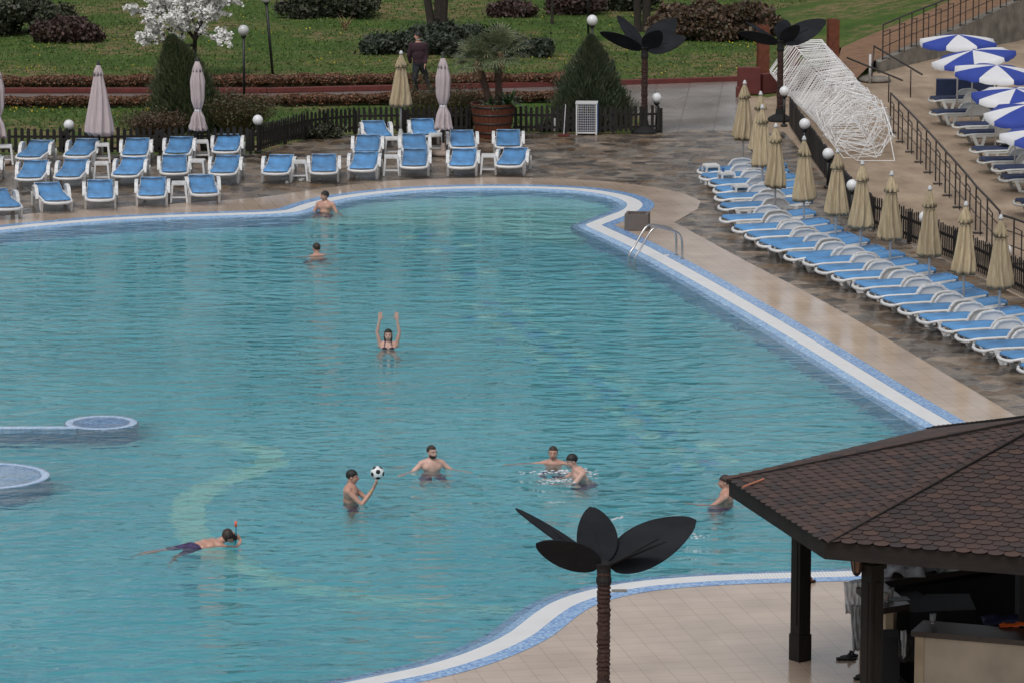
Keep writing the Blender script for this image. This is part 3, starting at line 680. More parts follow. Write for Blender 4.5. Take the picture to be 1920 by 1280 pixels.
for i, (px, py) in enumerate(tops):
    w = ORD[i] if i < 6 else ORD[10-i]; end = 'far' if i < 6 else 'near'
    c = pars[i % 3](base_from_top(px, py, 2.235), random.uniform(0, 6), f'closed beige parasol, {w} from the {end} end of the right row')
    if i == 10: c.scale = (1, 1, 1)
    c.rotation_euler = (R(random.uniform(-1, 1)), R(random.uniform(-1.2, 1.2)), random.uniform(0, 6))
c = pars[0](base_from_top(751, 97, 2.235), 1., 'closed beige parasol standing alone in front of the picket fence, beside the walking man'); c['group'] = 'parasols by the far fence'; c.rotation_euler = (0, R(1.6), 1.2); c.scale = (1.1, 1.1, 1.0)
def pink(px, py, h, zb, tied, label, seed, loose=False):
    base = base_from_top(px, py, h); r = empty('pink_parasol', base, seed, label, 'parasol', 'closed pink parasols on dark poles')
    b = MB(); b.tube([(0, 0, .06), (0, 0, h-.06)], .026, 10); b.build('pole', M['dark'], r, True)
    b = MB(); b.lathe([(.01, 0), (.30, 0), (.34, .02), (.33, .08), (.28, .10), (.06, .105), (.04, .3), (.0, .3)], 28); b.build('stone_base', M['stonebase'], r, True)
    b = MB(); b.lathe([(.01, h), (.035, h-.02), (.035, h-.08), (.05, h-.1), (.05, h-.13)], 12); b.build('finial', M['dark'], r, True)
    canopy('vent_skirt', h-.11, h-.36, [(0, .05), (.5, .09), (1, .125)], 8, .14, M['pink'], r, seed+3, jag=.02)
    if tied:
        zt = zb+(h-zb)*tied
        canopy('canopy', h-.12, zt, [(0, .05), (.1, .10), (.4, .165), (.8, .15), (1, .075)], 8, .16, M['pink'], r, seed, jag=0)
        canopy('canopy_hem', zt+.01, zb, [(0, .08), (.3, .13), (1, .185)], 8, .35, M['pink'], r, seed+1, jag=.16)
        b = MB(); b.lathe([(.07, zt+.04), (.09, zt+.03), (.09, zt-.02), (.07, zt-.03)], 20, cap=False); b.build('tie', M['pwhite'], r, True)
    else:
        canopy('canopy', h-.12, zb, [(0, .05), (.1, .10), (.5, .20), (.85, .29), (1, .30)], 8, .24, M['pink'], r, seed, jag=.28)
    return r
pink(187, 116, 2.45, .62, 0, 'loose pale pink parasol flaring at its hem, second from the left edge', 2)
pink(372, 109, 2.45, .62, .28, 'slim pale pink parasol tied near its foot, in front of the tall left conifer', 5)
pink(831, 103, 2.50, .60, .32, 'pale pink parasol tied low with a ragged hem, left of the barrel planter', 8)
pink(-3, 121, 2.45, .62, .28, 'pale pink parasol cut by the left picture edge', 12)
# ---------------------------------------------------------------- open blue and white umbrellas
def beach_umbrella(px, py, h, rad, first, tilt, label, rz=0):
    base = base_from_top(px, py, h); r = empty('beach_umbrella', base, 0, label, 'umbrella', 'open blue and white umbrellas on the beach')
    b = MB(); b.tube([(0, 0, 0), (0, 0, h-.03)], .022, 10); b.build('pole', M['pole'], r, True)
    top = empty('canopy_frame', (0, 0, 0)); top.parent = r
    n = 8; hub = Vector((0, 0, h)); drop = .17
    def rimp(a): return Vector((math.cos(a)*rad, math.sin(a)*rad, h-drop))
    rot = Matrix.Translation(hub) @ Matrix.Rotation(tilt[0], 4, 'X') @ Matrix.Rotation(tilt[1], 4, 'Y') @ Matrix.Translation(-hub)
    for k in range(n):
        a0 = rz+2*PI*k/n; a1 = rz+2*PI*(k+1)/n; b = MB(); vs = []; U, V = 6, 6
        for i in range(V+1):
            t = i/V
            for j in range(U+1):
                s_ = j/U; e = rimp(a0).lerp(rimp(a1), s_); p = hub.lerp(e, t); p.z += .02*math.sin(PI*t)*1-.035*math.sin(PI*s_)*t
                vs.append(p)
        for j in range(U+1): s_ = j/U; e = vs[V*(U+1)+j]; vs.append(Vector((e.x*1.005, e.y*1.005, e.z-.105-.02*abs(math.sin(s_*PI*2)))))
        b.v = [tuple(rot @ p) for p in vs]; b.f = [(i*(U+1)+j, i*(U+1)+j+1, (i+1)*(U+1)+j+1, (i+1)*(U+1)+j) for i in range(V+1) for j in range(U)]
        b.build('canopy_panel', M['pblue'] if (k+first) % 2 else M['pwhite'], r, True)
    b = MB()
    for k in range(n): b.tube([rot @ (hub-Vector((0, 0, .05))), rot @ (rimp(rz+2*PI*k/n)-Vector((0, 0, .02)))], .006, 5)
    b.build('ribs', M['pole'], r)
    b = MB(); q = rot @ (hub+Vector((0, -.33, -.09))); b.box(q, (.13, .05, .02), .3, R(20)); b.build('vent_flap', M['black'], r)
    bpy.data.objects.remove(top); return r
beach_umbrella(1794, 67, 2.05, 1.05, 0, (R(2), 0), 'topmost blue and white umbrella, white panel facing the pool', R(-112.5))
beach_umbrella(1821, 96, 2.05, 1.08, 1, (R(3), R(-9)), 'tilted blue and white umbrella, second from the top', R(-140))
beach_umbrella(1866, 124, 2.1, 1.1, 0, (R(4), R(3)), 'blue and white umbrella third from the top, over the standing mattresses', R(-118))
beach_umbrella(1902, 168, 2.1, 1.06, 1, (R(5), R(1)), 'fourth blue and white umbrella from the top, half out of the picture', R(-105))
beach_umbrella(1922, 198, 2.1, 1.0, 0, (R(8), R(-5)), 'fifth umbrella from the top, drooping blue tip above the lower loungers', R(-100))
beach_umbrella(1962, 243, 2.1, 1.06, 1, (R(3), R(2)), 'lowest umbrella, only a white panel showing at the right edge', R(-140))
# ---------------------------------------------------------------- globe lamps
def globe_lamp(px, py, rad, h, label, twin=False, clear=False):
    y = py+h*75
    for _ in range(8): y = py+h*pxm(px, y)*.985
    base = G(px, y); r = empty('globe_lamp', base, 0, label, 'lamp', 'white globe lamps')
    b = MB(); b.tube([(0, 0, 0), (0, 0, h-rad*.9)], .035 if h < 2 else .04, 10); b.build('post', M['dark'], r, True)
    if twin: b = MB(); b.tube([(.09, 0, 0), (.02, 0, h-rad)], .03, 8); b.build('brace', M['dark'], r, True)
    b = MB(); b.lathe([(.09, 0), (.09, .03), (.04, .06)], 14); b.build('foot', M['dark'], r, True)
    b = MB(); b.lathe([(.05, h-rad-.05), (.075, h-rad-.02), (.075, h-rad+.02)], 14); b.build('collar', M['dark'], r, True)
    b = MB(); b.ball((0, 0, h), rad, 24); b.build('globe', M['clearglobe'] if clear else M['globe'], r, True)
    return r
for px, py, rd, h, lb_, tw in [(130, 235, .13, .70, 'white globe on a short post at the fence behind the leftmost loungers', 0), (484, 226, .13, .80, 'white globe on a short post where the picket fence bends, left of the centre group', 0),
                       (1231, 184.5, .13, .86, 'white globe on a short post at the fence end, right of the far leaf sculpture', 1), (1470, 172, .13, .90, 'white globe half behind the upper leaf sculpture trunk, near the rod sculpture', 0),
                       (1508, 233, .135, .86, 'white globe on the dark fence, beside the rod sculpture', 0), (1552, 289, .135, .80, 'white globe on the dark fence, below the rod sculpture', 0), (1597, 348, .13, .75, 'white globe peeping out left of a beige parasol, where the fence bends', 0),
                       (1733, 408, .13, .72, 'white globe mostly hidden behind a beige parasol, third from the near end', 0), (1884, 470, .13, .75, 'white globe peeping out right of the nearest beige parasol', 0)]:
    globe_lamp(px, py, rd, h, lb_, tw)
globe_lamp(458, 59, .15, 1.95, 'tall park lamp with a clear globe rising from the near hedge', 0, True)
globe_lamp(1110, 40, .15, 2.0, 'tall park lamp with an opal globe behind the centre conifer')
globe_lamp(512, -3, .15, 2.3, 'tall leaning park lamp behind the far hedge, its globe cut by the top edge').rotation_euler = (0, R(-4.5), 0)
b = MB(); b.tube([(0, 0, 0), (0, 0, 2.4)], .035, 8); o = b.build('lamp_post', M['dark'], None, True); o.location = G(1103, 72); tag(o, 'thin dark post standing just left of the opal globe lamp', 'post')
# ---------------------------------------------------------------- picket fences
def picket_fence(pts, h, step, wd, label, round_top=True):
    P = [G(*p) for p in pts]; base = P[0]; r = empty('picket_fence', base, 0, label, 'fence')
    pk = MB(); rl = MB()
    acc = 0
    for a, c in zip(P, P[1:]):
        a = a-base; c = c-base; L = (c-a).length; d = (c-a)/L; nrm = Vector((-d.y, d.x, 0)); ang = math.atan2(d.y, d.x)
        k = max(1, round(L/step))
        for i in range(k):
            q = a+d*(i+.5)*L/k; hh = h*random.uniform(.95, 1.05); pk.box((q.x, q.y, hh/2+.03), (wd, .02, hh-.06), ang+random.uniform(-.08, .08), 0, random.uniform(-.02, .02))
            pk.prism([(-wd/2, 0), (wd/2, 0), (wd*.25, .045), (-wd*.25, .045)], -.01, .01, Matrix.Translation((q.x, q.y, hh)) @ Matrix.Rotation(ang, 4, 'Z') @ Matrix.Rotation(PI/2, 4, 'X'))
        for z in (h*.25, h*.72): rl.beam(a+nrm*.03+Vector((0, 0, z)), c+nrm*.03+Vector((0, 0, z)), .03, .06)
        b = MB(); b.box((c.x+nrm.x*.05, c.y+nrm.y*.05, h*.47), (.07, .07, h*.94), ang); b.build('post', M['darkwood'], r)
    pk.build('pickets', M['darkwood'], r); rl.build('rails', M['darkwood'], r); return r
picket_fence([(-60, 291), (120, 291), (300, 291), (470, 289), (489, 286)], .62, .155, .085, 'dark brown picket fence behind the left lounger rows')
picket_fence([(489, 286), (538, 271), (573, 262), (611, 257), (668, 252), (760, 251), (880, 251)], .64, .135, .075, 'dark brown picket fence curving behind the centre loungers up to the barrel')
picket_fence([(962, 251), (1060, 252), (1150, 252), (1206, 250), (1240, 249)], .66, .14, .075, 'dark brown picket fence between the barrel planter and the far leaf sculpture')
picket_fence([(1480, 238), (1510, 284), (1545, 332), (1592, 396), (1634, 430)], .74, .10, .075, 'dark picket fence seen almost edge on beside the rod sculpture and the sand')
picket_fence([(1634, 430), (1700, 455), (1785, 491), (1852, 524), (1920, 557), (2060, 625)], .70, .125, .045, 'black picket fence behind the near half of the beige parasols')
# ---------------------------------------------------------------- barrel planter and palms
pb = G(924, 256); r = empty('barrel_planter', pb, 0, 'big wooden half barrel planter with dark hoops holding two palms', 'planter')
b = MB()
for k in range(28):
    a0, a1 = 2*PI*k/28, 2*PI*(k+.94)/28
    for z0, z1, r0, r1 in [(0, .42, .43, .505), (.42, .85, .505, .57)]:
        vs = [((rr_-t)*math.cos(a), (rr_-t)*math.sin(a), z) for z, rr_ in ((z0, r0), (z1, r1)) for a, t in ((a0, 0), (a1, 0), (a1, .04), (a0, .04))]
        b.add(vs, [(0, 1, 5, 4), (2, 3, 7, 6), (1, 2, 6, 5), (3, 0, 4, 7), (4, 5, 6, 7), (3, 2, 1, 0)])
b.build('staves', M['barrel'], r)
for z in (.12, .36, .58, .78):
    rr_ = .43+.14*z/.85; b = MB(); b.lathe([(rr_+.002, z-.022), (rr_+.014, z-.02), (rr_+.017, z+.02), (rr_+.005, z+.022)], 40, cap=False); b.build('hoop', M['dark'], r, True)
b = MB(); b.lathe([(.52, .78), (.01, .80)], 30, cap=False); b.build('soil', M['soil'], r)
def palm(x, y, pts, cr, nleaf, label, seed):
    rr = random.Random(seed); e = empty('fan_palm', pb+Vector((x, y, .78)), 0, label, 'palm', 'fan palms in the barrel planter')
    P = catmull([Vector(p) for p in pts], 5); b = MB(); b.tube(P, [.085+.018*rr.random() for _ in P], 10); b.build('trunk', M['palmbark'], e)
    c = P[-1]; Pc = []; U = []; V = []
    pet = MB()
    for k in range(nleaf):
        az = rr.uniform(0, 2*PI); el = rr.uniform(-.35, 1.4); d = Vector((math.cos(az)*math.cos(el), math.sin(az)*math.cos(el), math.sin(el)))
        L = rr.uniform(.30, .42)*cr; tip = c+d*L; pet.tube([c, c+d*L*.5+Vector((0, 0, .02)), tip], .008, 4, False)
        side = d.cross(Vector((0, 0, 1))).normalized(); up = side.cross(d).normalized(); nb = 17
        for j in range(nb):
            a = R(-105)+R(210)*j/(nb-1); bd = (d*math.cos(a)+side*math.sin(a)).normalized(); bl = rr.uniform(.30, .40)*cr*(1-.25*abs(a)/1.9)
            for s0, s1, dr in ((0, .55, 0), (.55, 1, .12)):
                p0 = tip+bd*bl*s0; p1 = tip+bd*bl*s1-Vector((0, 0, dr*bl*1.5)); mid_ = (p0+p1)/2; v = (p1-p0)/2
                wv = v.cross(up).normalized()*(.014 if s0 == 0 else .009); Pc.append(mid_[:]); U.append(wv[:]); V.append(v[:])
    quads('crown', np.array(Pc), np.array(U), np.array(V), M['palmleaf'], e); pet.build('petioles', M['palmleaf'], e)
    # dead skirt
    n = 260; a = rng.uniform(0, 2*PI, n); Pd = np.array(c[:])+np.stack([np.cos(a)*.11, np.sin(a)*.11, rng.uniform(-.34, -.02, n)], 1)
    dd = np.stack([np.cos(a)*.35, np.sin(a)*.35, -np.ones(n)], 1)*.09; ee = np.stack([-np.sin(a), np.cos(a), 0*a], 1)*.008
    quads('dead_leaf_skirt', Pd, ee, dd, M['straw'], e)
palm(-.05, 0, [(-.0, 0, 0), (-.10, 0, .35), (-.22, 0, .75), (-.33, 0, 1.10)], 1.12, 32, 'left palm leaning outward from the barrel planter', 3)
palm(.12, .02, [(.02, 0, 0), (.03, 0, .4), (.02, 0, .85), (.06, 0, 1.32)], 1.2, 38, 'right upright palm, the taller one in the barrel planter', 5)
def strap_plant(name, loc, n, L, wd, m, label, cat, el=(.3, 1.2), group=None):
    e = empty(name, loc, 0, label, cat, group); Pc = []; U = []; V = []
    for k in range(n):
        az = random.uniform(0, 2*PI); a = random.uniform(*el); l = L*random.uniform(.6, 1.1); p = Vector((random.gauss(0, .05), random.gauss(0, .05), 0))
        d = Vector((math.cos(az)*math.cos(a), math.sin(az)*math.cos(a), math.sin(a)))
        for s_ in range(4):
            q = p+d*l/4; v = (q-p)/2; w_ = v.cross(Vector((0, 0, 1)));
            if w_.length < 1e-6: w_ = Vector((1, 0, 0))
            w_ = w_.normalized()*wd*(.6, 1, .9, .35)[s_]; Pc.append(((p+q)/2)[:]); U.append(w_[:]); V.append(v[:]); p = q; d = (d-Vector((0, 0, .32))).normalized()
    quads('leaves', np.array(Pc), np.array(U), np.array(V), m, e); b = MB(); b.tube([(0, 0, -.03), (0, 0, .06)], .02, 6); b.build('stem', M['bark'], e); return e
strap_plant('strap_leaf_plant', pb+Vector((.40, -.15, .80)), 46, .62, .030, M['lush'], 'glossy strap leaved plant spilling over the right rim of the barrel planter', 'plant')
strap_plant('strap_leaf_plant', pb+Vector((-.12, -.25, .80)), 26, .50, .022, M['lush'], 'small leafy plant at the foot of the palms, left half of the barrel planter', 'plant')
# ---------------------------------------------------------------- conifers, shrubs, trees
def conifer(px, py, h, rad, n, m, label, lean=0, shape=.9, squash=.6):
    base = G(px, py); e = empty('conifer', base, 0, label, 'conifer')
    z = rng.beta(1.15, 1.5, n)*h; t = z/h; env = rad*np.minimum(1, .72+1.2*t)*(1-t)**shape
    a = rng.uniform(0, 2*PI, n); env = env*(1+.16*np.sin(a*5+z*4)+.10*np.sin(a*9-z*7))
    env = env*(1+.12*np.sin(z*23+a*3)*np.sin(a*13)); q = env*np.sqrt(rng.uniform(.2, 1.0, n))*(1+.15*np.abs(rng.normal(size=n))); P = np.stack([np.cos(a)*q+lean*t*t, np.sin(a)*q*squash, z+.03], 1)
    d = np.stack([np.cos(a)*.55+lean*.3, np.sin(a)*.55, np.ones(n)*1.15], 1)+rng.normal(scale=.28, size=(n, 3)); d /= np.linalg.norm(d, axis=1)[:, None]
    s_ = rng.uniform(.045, .11, n)[:, None]; x = rng.normal(size=(n, 3)); x -= (x*d).sum(1)[:, None]*d; x /= np.linalg.norm(x, axis=1)[:, None]
    quads('crown', P, x*s_*.14, d*s_, m, e, True)
    b = MB(); b.tube([(0, 0, 0), (0, 0, h*.8)], [.06, .015], 8); b.build('trunk', M['bark'], e); return e
conifer(354, 246, 2.42, .90, 56000, M['conifer'], 'tall dark green conifer behind the slim pink parasol, in front of the blossoming tree', -.42, .58)
conifer(1108, 240, 2.36, 1.0, 52000, M['conifer2'], 'broad grey green conical conifer between the barrel planter and the far leaf sculpture', 0, .72)
def bush(name, px, py, w, d, h, n, m, label, cat='shrub', leaf=.035, lumps=14, aspect=1.5, updir=None, group=None, rzz=0, twigs=30):
    base = G(px, py); e = empty(name, base, rzz, label, cat, group); lumps = int(lumps*1.9)
    c = np.stack([rng.uniform(-w/2, w/2, lumps)*.86, rng.uniform(-d/2, d/2, lumps)*.8, rng.uniform(.2, .75, lumps)*h], 1)
    lumps = lumps; c[:, 2] *= np.sqrt(np.maximum(.15, 1-(c[:, 0]/(w/2))**2*.75)); rr_ = rng.uniform(.38, .95, lumps)*min(h*.55, w*.3, 1.)
    idx = rng.integers(0, lumps, n); v = rng.normal(size=(n, 3)); v /= np.linalg.norm(v, axis=1)[:, None]; v *= (rng.uniform(.35, 1, n)**.45)[:, None]
    P = c[idx]+v*rr_[idx][:, None]*np.array([1.15, .9, .62]); P = P[(P[:, 2] > -.02)]
    P += rng.normal(scale=.02, size=P.shape)*(1+3*(rng.uniform(size=(len(P), 1)) > .8))
    leaves('foliage', P, leaf, m, e, aspect, updir, .7)
    b = MB()
    for k in range(twigs):
        q = c[k % lumps]; b.tube([(q[0]*.4, q[1]*.4, 0), tuple(q+np.array([random.gauss(0, .1), 0, rr_[k % lumps]*.5]))], [.018, .006], 4, False)
    b.build('stems', M['bark'], e); return e
bush('dark_shrub', 20, 62, 3.6, 2.2, 1.15, 26000, M['darkshrub'], 'dark evergreen shrub in the top left corner of the lawn', leaf=.05)
bush('brown_shrub', 128, 77, 1.9, 1.2, .72, 15000, M['purpleshrub'], 'low purple brown shrub, right end of the thicket at top left', leaf=.045)
bush('dark_shrub', 610, 31, 3.6, 1.6, .9, 24000, M['darkshrub'], 'dark green shrub at the top edge, right of the leaning lamp', leaf=.05)
bush('spreading_juniper', 770, 97, 3.0, 2.2, .52, 22000, M['juniper'], 'low spreading juniper behind the walking man', leaf=.045, lumps=22)
bush('spreading_juniper', 935, 102, 3.1, 2.0, .50, 22000, M['juniper'], 'low spreading juniper behind the palm crowns', leaf=.045, lumps=22)
bush('spreading_juniper', 850, 74, 3.2, 2.2, .45, 14000, M['juniper'], 'low juniper mat around the forked tree trunk', leaf=.045, lumps=22)
bush('dark_shrub', 1075, 26, 1.5, 1.0, .8, 9000, M['purpleshrub'], 'reddish brown shrub at the top edge, left of the opal globe lamp', leaf=.045)
bush('dark_shrub', 965, 30, 1.4, 1.0, .55, 8000, M['purpleshrub'], 'small brown shrub at the top edge above the palm crowns', leaf=.045)
bush('dark_shrub', 1165, 18, 2.0, 1.2, .7, 10000, M['darkshrub'], 'dark shrub at the top edge behind the far leaf sculpture', leaf=.05)
bush('brown_shrub', 1302, 72, 2.1, 1.5, 1.25, 26000, M['brownshrub'], 'tall brown leafless shrub right of the far leaf sculpture', leaf=.05)
bush('brown_shrub', 1395, 74, 1.9, 1.5, 1.15, 22000, M['brownshrub'], 'tall brown leafless shrub behind the upper leaf sculpture', leaf=.05)
bush('brown_shrub', 1640, 14, 2.2, 1.2, .25, 9000, M['purpleshrub'], 'flat dark thicket at the top edge, right of the rusty column', leaf=.045)
def twigbush(px, py, w, h, n, m, label, leafy=0, seed=0):
    base = G(px, py); e = empty('twiggy_bush', base, 0, label, 'bush', 'bare twiggy bushes inside the fence')
    a = rng.uniform(0, 2*PI, n); r0 = rng.uniform(0, w*.28, n); sp = rng.uniform(0, 1, n)*w*.5; L = h*rng.uniform(.55, 1.05, n)
    p0 = np.stack([np.cos(a)*r0, np.sin(a)*r0*.7, 0*a], 1); p1 = p0+np.stack([np.cos(a)*sp+rng.normal(scale=.06, size=n), np.sin(a)*sp*.7, L], 1)
    V = (p1-p0)/2; U = np.cross(V, rng.normal(size=(n, 3))); U /= np.linalg.norm(U, axis=1)[:, None]
    quads('twigs', (p0+p1)/2, U*.0055, V, m, e, True)
    k = n*3; t = rng.uniform(.35, 1, k); i = rng.integers(0, n, k); P = p0[i]+(p1-p0)[i]*t[:, None]+rng.normal(scale=.04, size=(k, 3)); leaves('leaflets', P, .022, m, e, 1.8); return e
twigbush(290, 254, 1.5, .62, 1100, M['brownshrub'], 'brown twiggy bush behind the fence, left of the tall conifer')
twigbush(450, 250, 1.5, 1.0, 1600, M['twigbush'], 'large yellow brown twiggy bush behind the fence, right of the tall conifer')
twigbush(415, 240, .9, 1.0, 700, M['brownshrub'], 'reddish twiggy bush close against the right side of the tall conifer')
twigbush(800, 244, 1.4, 1.65, 420, M['twigbush'], 'sparse bare twigs in front of the walking man')
twigbush(862, 246, 1.1, 1.25, 700, M['twigbush'], 'bare twiggy bush between the tied pink parasol and the barrel planter')
# dark litter of ivy along the fence foot
for px, py, w, lab in [(340, 284, 3.2, 'dark ground ivy behind the fence on the left'), (560, 262, 2.2, 'dark ground ivy behind the curve of the picket fence'), (845, 247, 1.0, 'dark ivy at the left side of the barrel planter'), (1080, 248, 2.0, 'dark undergrowth behind the fence near the white cage')]:
    bush('ground_ivy', px, py-4, w, .5, .34, 9000, M['darkshrub'], lab, 'ivy', .03, 24)
e = strap_plant('dry_stump_stems', G(648, 56), 26, .55, .012, M['straw'], 'dry cut straw coloured stems standing on the lawn below the dark shrub', 'plant', (.9, 1.5))
# unseen wood beyond the lawn, added to darken far reflections in water and paving
n = 60000; tx = rng.uniform(-75, 75, 46); ty = rng.uniform(172, 190, 46); th = rng.uniform(13, 21, 46); idx = rng.integers(0, 46, n)
v = rng.normal(size=(n, 3)); v /= np.linalg.norm(v, axis=1)[:, None]; v *= rng.uniform(.5, 1, n)[:, None]**.5
P = np.stack([tx[idx]+v[:, 0]*3.4, ty[idx]+v[:, 1]*3.4, th[idx]*.56+v[:, 2]*th[idx]*.44], 1)
wd_ = leaves('unseen_wood', P, .34, M['darkshrub'], None, 1.5); tag(wd_, 'unseen dark wood added beyond the lawn to darken reflections', 'wood', None, 'stuff')
# blossoming tree
def blossom_tree():
    base = G(368, 150); e = empty('blossoming_tree', base, 0, 'white blossoming tree behind the tall left conifer', 'tree')
    b = MB(); rr = random.Random(5); tips = []
    def grow(p, d, L, r_, lvl):
        q = p+d*L; mid_ = (p+q)/2+Vector((rr.gauss(0, .03), rr.gauss(0, .03), 0)); b.tube([p, mid_, q], [r_, r_*.85, r_*.65], 6, False)
        if lvl >= 2: tips.append((p, q))
        if lvl == 5: return
        for k in range(rr.choice((2, 3, 3)) if lvl else 6):
            ax = Vector((rr.gauss(0, 1), rr.gauss(0, 1), rr.gauss(0, .35))).normalized()
            nd = (d*(.62 if lvl else .42)+ax*.75+Vector((0, 0, .10))).normalized(); grow(p+d*L*(rr.uniform(.6, 1) if lvl else rr.uniform(.72, 1)), nd, L*rr.uniform(.62, .82), r_*.62, lvl+1)
    grow(Vector((0, 0, 0)), Vector((-.02, 0, 1)), 1.25, .085, 0)
    b.build('trunk', M['bark'], e)
    P = []
    for p, q in tips:
        for k in range(8):
            t = rr.uniform(.1, 1.15); c = p.lerp(q, t)
            for j in range(rr.randint(3, 7)): P.append((c.x+rr.gauss(0, .035), c.y+rr.gauss(0, .035), c.z+rr.gauss(0, .03)))
    P = np.array(P); leaves('crown', P, .026, M['blossom'], e, 1.1)
blossom_tree()
def trunks(px, py, stems, label):
    base = G(px, py); e = empty('bare_tree', base, 0, label, 'tree', 'tall park trees cut by the top edge')
    b = MB(); cr = MB(); rr = random.Random(px)
    for x, top, r0, r1 in stems:
        P = catmull([Vector((x, 0, -.05)), Vector((x+top*.12, 0, .6)), Vector((x+top*.5, 0, 2.)), Vector((x+top, .2, 4.6))], 4); b.tube(P, [r0*(1.25 if i < 2 else 1)+(r1-r0)*i/len(P) for i in range(len(P))], 12)
        for k in range(16):
            q = P[-1-rr.randint(0, 6)]; a = rr.uniform(0, 2*PI); cr.tube([q, q+Vector((math.cos(a)*.7, math.sin(a)*.7, .7)), q+Vector((math.cos(a)*1.5, math.sin(a)*1.5, 1.9))], [.05, .03, .012], 5, False)
    b.build('trunk', M['bark'], e); cr.build('branches', M['bark'], e)
trunks(818, 68, [(-.12, -.55, .14, .09), (.10, .0, .18, .13), (.18, .22, .15, .11)], 'large forked tree trunk at the top edge behind the walking man')
trunks(1199, 58, [(-.05, -.1, .12, .10), (.20, .12, .13, .11)], 'pair of dark tree trunks rising behind the far leaf sculpture')
trunks(1035, 44, [(0, .1, .045, .03)], 'thin young tree on the lawn left of the opal globe lamp')
# ---------------------------------------------------------------- leaf sculptures
def leaf_shape(L, Wd, n=22):
    pts = []
    for i in range(n+1):
        t = i/n; w_ = Wd/2*math.sin(PI*t**.80)**.62 if 0 < t < 1 else 0
        pts.append((t*L, w_))
    return pts
def leaf_sculpture(px, py, h, petals, label, scale=1.):
    base = G(px, py); e = empty('leaf_sculpture', base, 0, label, 'sculpture', 'dark metal leaf sculptures on rope wrapped trunks')
    k = 76; P = [(random.uniform(-.004, .004), random.uniform(-.004, .004), .05+(h-.1)*i/k) for i in range(k+1)]; b = MB(); b.tube(P, [.078+(.010 if i % 2 else -.002)+random.uniform(-.007, .007) for i in range(k+1)], 14); b.build('trunk', M['rope'], e)
    b = MB(); b.lathe([(.34, 0), (.33, .05), (.22, .12), (.12, .17), (.10, .30), (.08, .3)], 18); b.build('base', M['black'], e)
    b = MB(); b.lathe([(.085, h-.22), (.10, h-.16), (.085, h-.1), (.09, h), (.12, h+.06), (.05, h+.09)], 12); b.build('collar', M['black'], e)
    for dx_, dz_, dy_, Wd, roll in petals:
        d = Vector((dx_, dy_, dz_)); L = d.length; d.normalize(); pts = leaf_shape(L, Wd); b = MB(); n = len(pts)
        side = d.cross(Vector((0, 0, 1))).normalized(); up = side.cross(d)
        if side.y > 0: side = -side           # side points towards the pool; a positive roll lifts that edge
        if up.z < 0: up = -up
        side, up = side*math.cos(R(roll))+up*math.sin(R(roll)), up*math.cos(R(roll))-side*math.sin(R(roll))
        vs = []
        for x, w_ in pts:
            for s_ in (-1, -.5, 0, .5, 1): q = d*(.05+x)+side*w_*s_+up*(.012*math.sin(PI*x/L)); vs.append(q+Vector((0, 0, h)))
        m_ = len(vs); vs += [v-up*.016 for v in vs]
        fs = []
        for i in range(n-1):
            for j in range(4): a = i*5+j; fs += [(a, a+1, a+6, a+5), (m_+a, m_+a+5, m_+a+6, m_+a+1)]
            for j in (0, 4): a = i*5+j; fs.append((a, a+5, m_+a+5, m_+a))
        b.add(vs, fs); pe = b.build('petal', M['petal'], e, False, 0)
        b = MB(); b.tube([Vector((0, 0, h))+d*.05, Vector((0, 0, h))+d*(L*.62)+up*.03], [.010, .005], 6); b.build('rib', M['black'], pe)
    return e
leaf_sculpture(1208, 249, 2.12, [(-1.1, .42, .1, .46, 48), (-.66, .80, .35, .36, -35), (.36, .50, -.35, .50, 40), (.78, .72, .4, .64, -52), (1.0, .30, -.1, .56, -46)], 'leaf sculpture at the fence end behind the pool, five petals spread wide')
leaf_sculpture(1462, 226, 2.02, [(-1.05, .25, .1, .40, 50), (-.85, .50, .35, .2, -10), (.42, .48, -.3, .44, 38), (.20, .50, .5, .56, -46), (1.15, .55, .2, .60, -52)], 'leaf sculpture in front of the rod sculpture, long petal pointing right')
leaf_sculpture(1131, 1398, 2.28, [(-1.05, .62, .5, .36, 4), (-.80, .34, -.2, .50, 52), (-.16, .64, .4, .52, -35), (1.10, .55, .15, .62, -46), (.72, .40, -.35, .26, 6)], 'near leaf sculpture in the foreground, large dark petals over the water')
# ---------------------------------------------------------------- cage trolley, mop, posts, box planter, ladder
r = empty('cage_trolley', G(1100, 252), R(-3), 'white wire cage trolley with a blue side panel in front of the fence', 'trolley')
b = MB(); w_, h_ = .50, .80
for x in (-w_/2, w_/2):
    for y in (-.2, .2): b.beam((x, y, 0), (x, y, h_), .035)
for z in (.06, h_):
    for y in (-.2, .2): b.beam((-w_/2, y, z), (w_/2, y, z), .035)
    for x in (-w_/2, w_/2): b.beam((x, -.2, z), (x, .2, z), .035)
b.box((0, 0, h_+.01), (w_+.06, .46, .03)); b.build('frame', M['white'], r)
b = MB()
for k in range(1, 9): b.beam((-w_/2+w_*k/9, -.205, .06), (-w_/2+w_*k/9, -.205, h_), .008)
for k in range(1, 12): b.beam((-w_/2, -.207, .06+.74*k/12), (w_/2, -.207, .06+.74*k/12), .008)
b.build('wire_front', M['white'], r)
b = MB(); b.box((w_/2+.03, 0, .42), (.02, .38, .70)); b.box((0, .19, .42), (.44, .02, .66)); b.build('side_panel', M['bluepanel'], r)
b = MB(); b.box((0, 0, .3), (.40, .30, .45), .1); b.build('contents', M['darkblue'], r)
r = empty('floor_brush', G(1057, 256), 0, 'long handled red floor brush leaning on the fence left of the cage', 'brush')
b = MB(); b.tube([(0, 0, .03), (.05, .25, .78)], .012, 6); b.build('handle', M['pole'], r); b = MB(); b.box((0, 0, .03), (.30, .08, .055)); b.build('head', M['redwall'], r, False, .01)
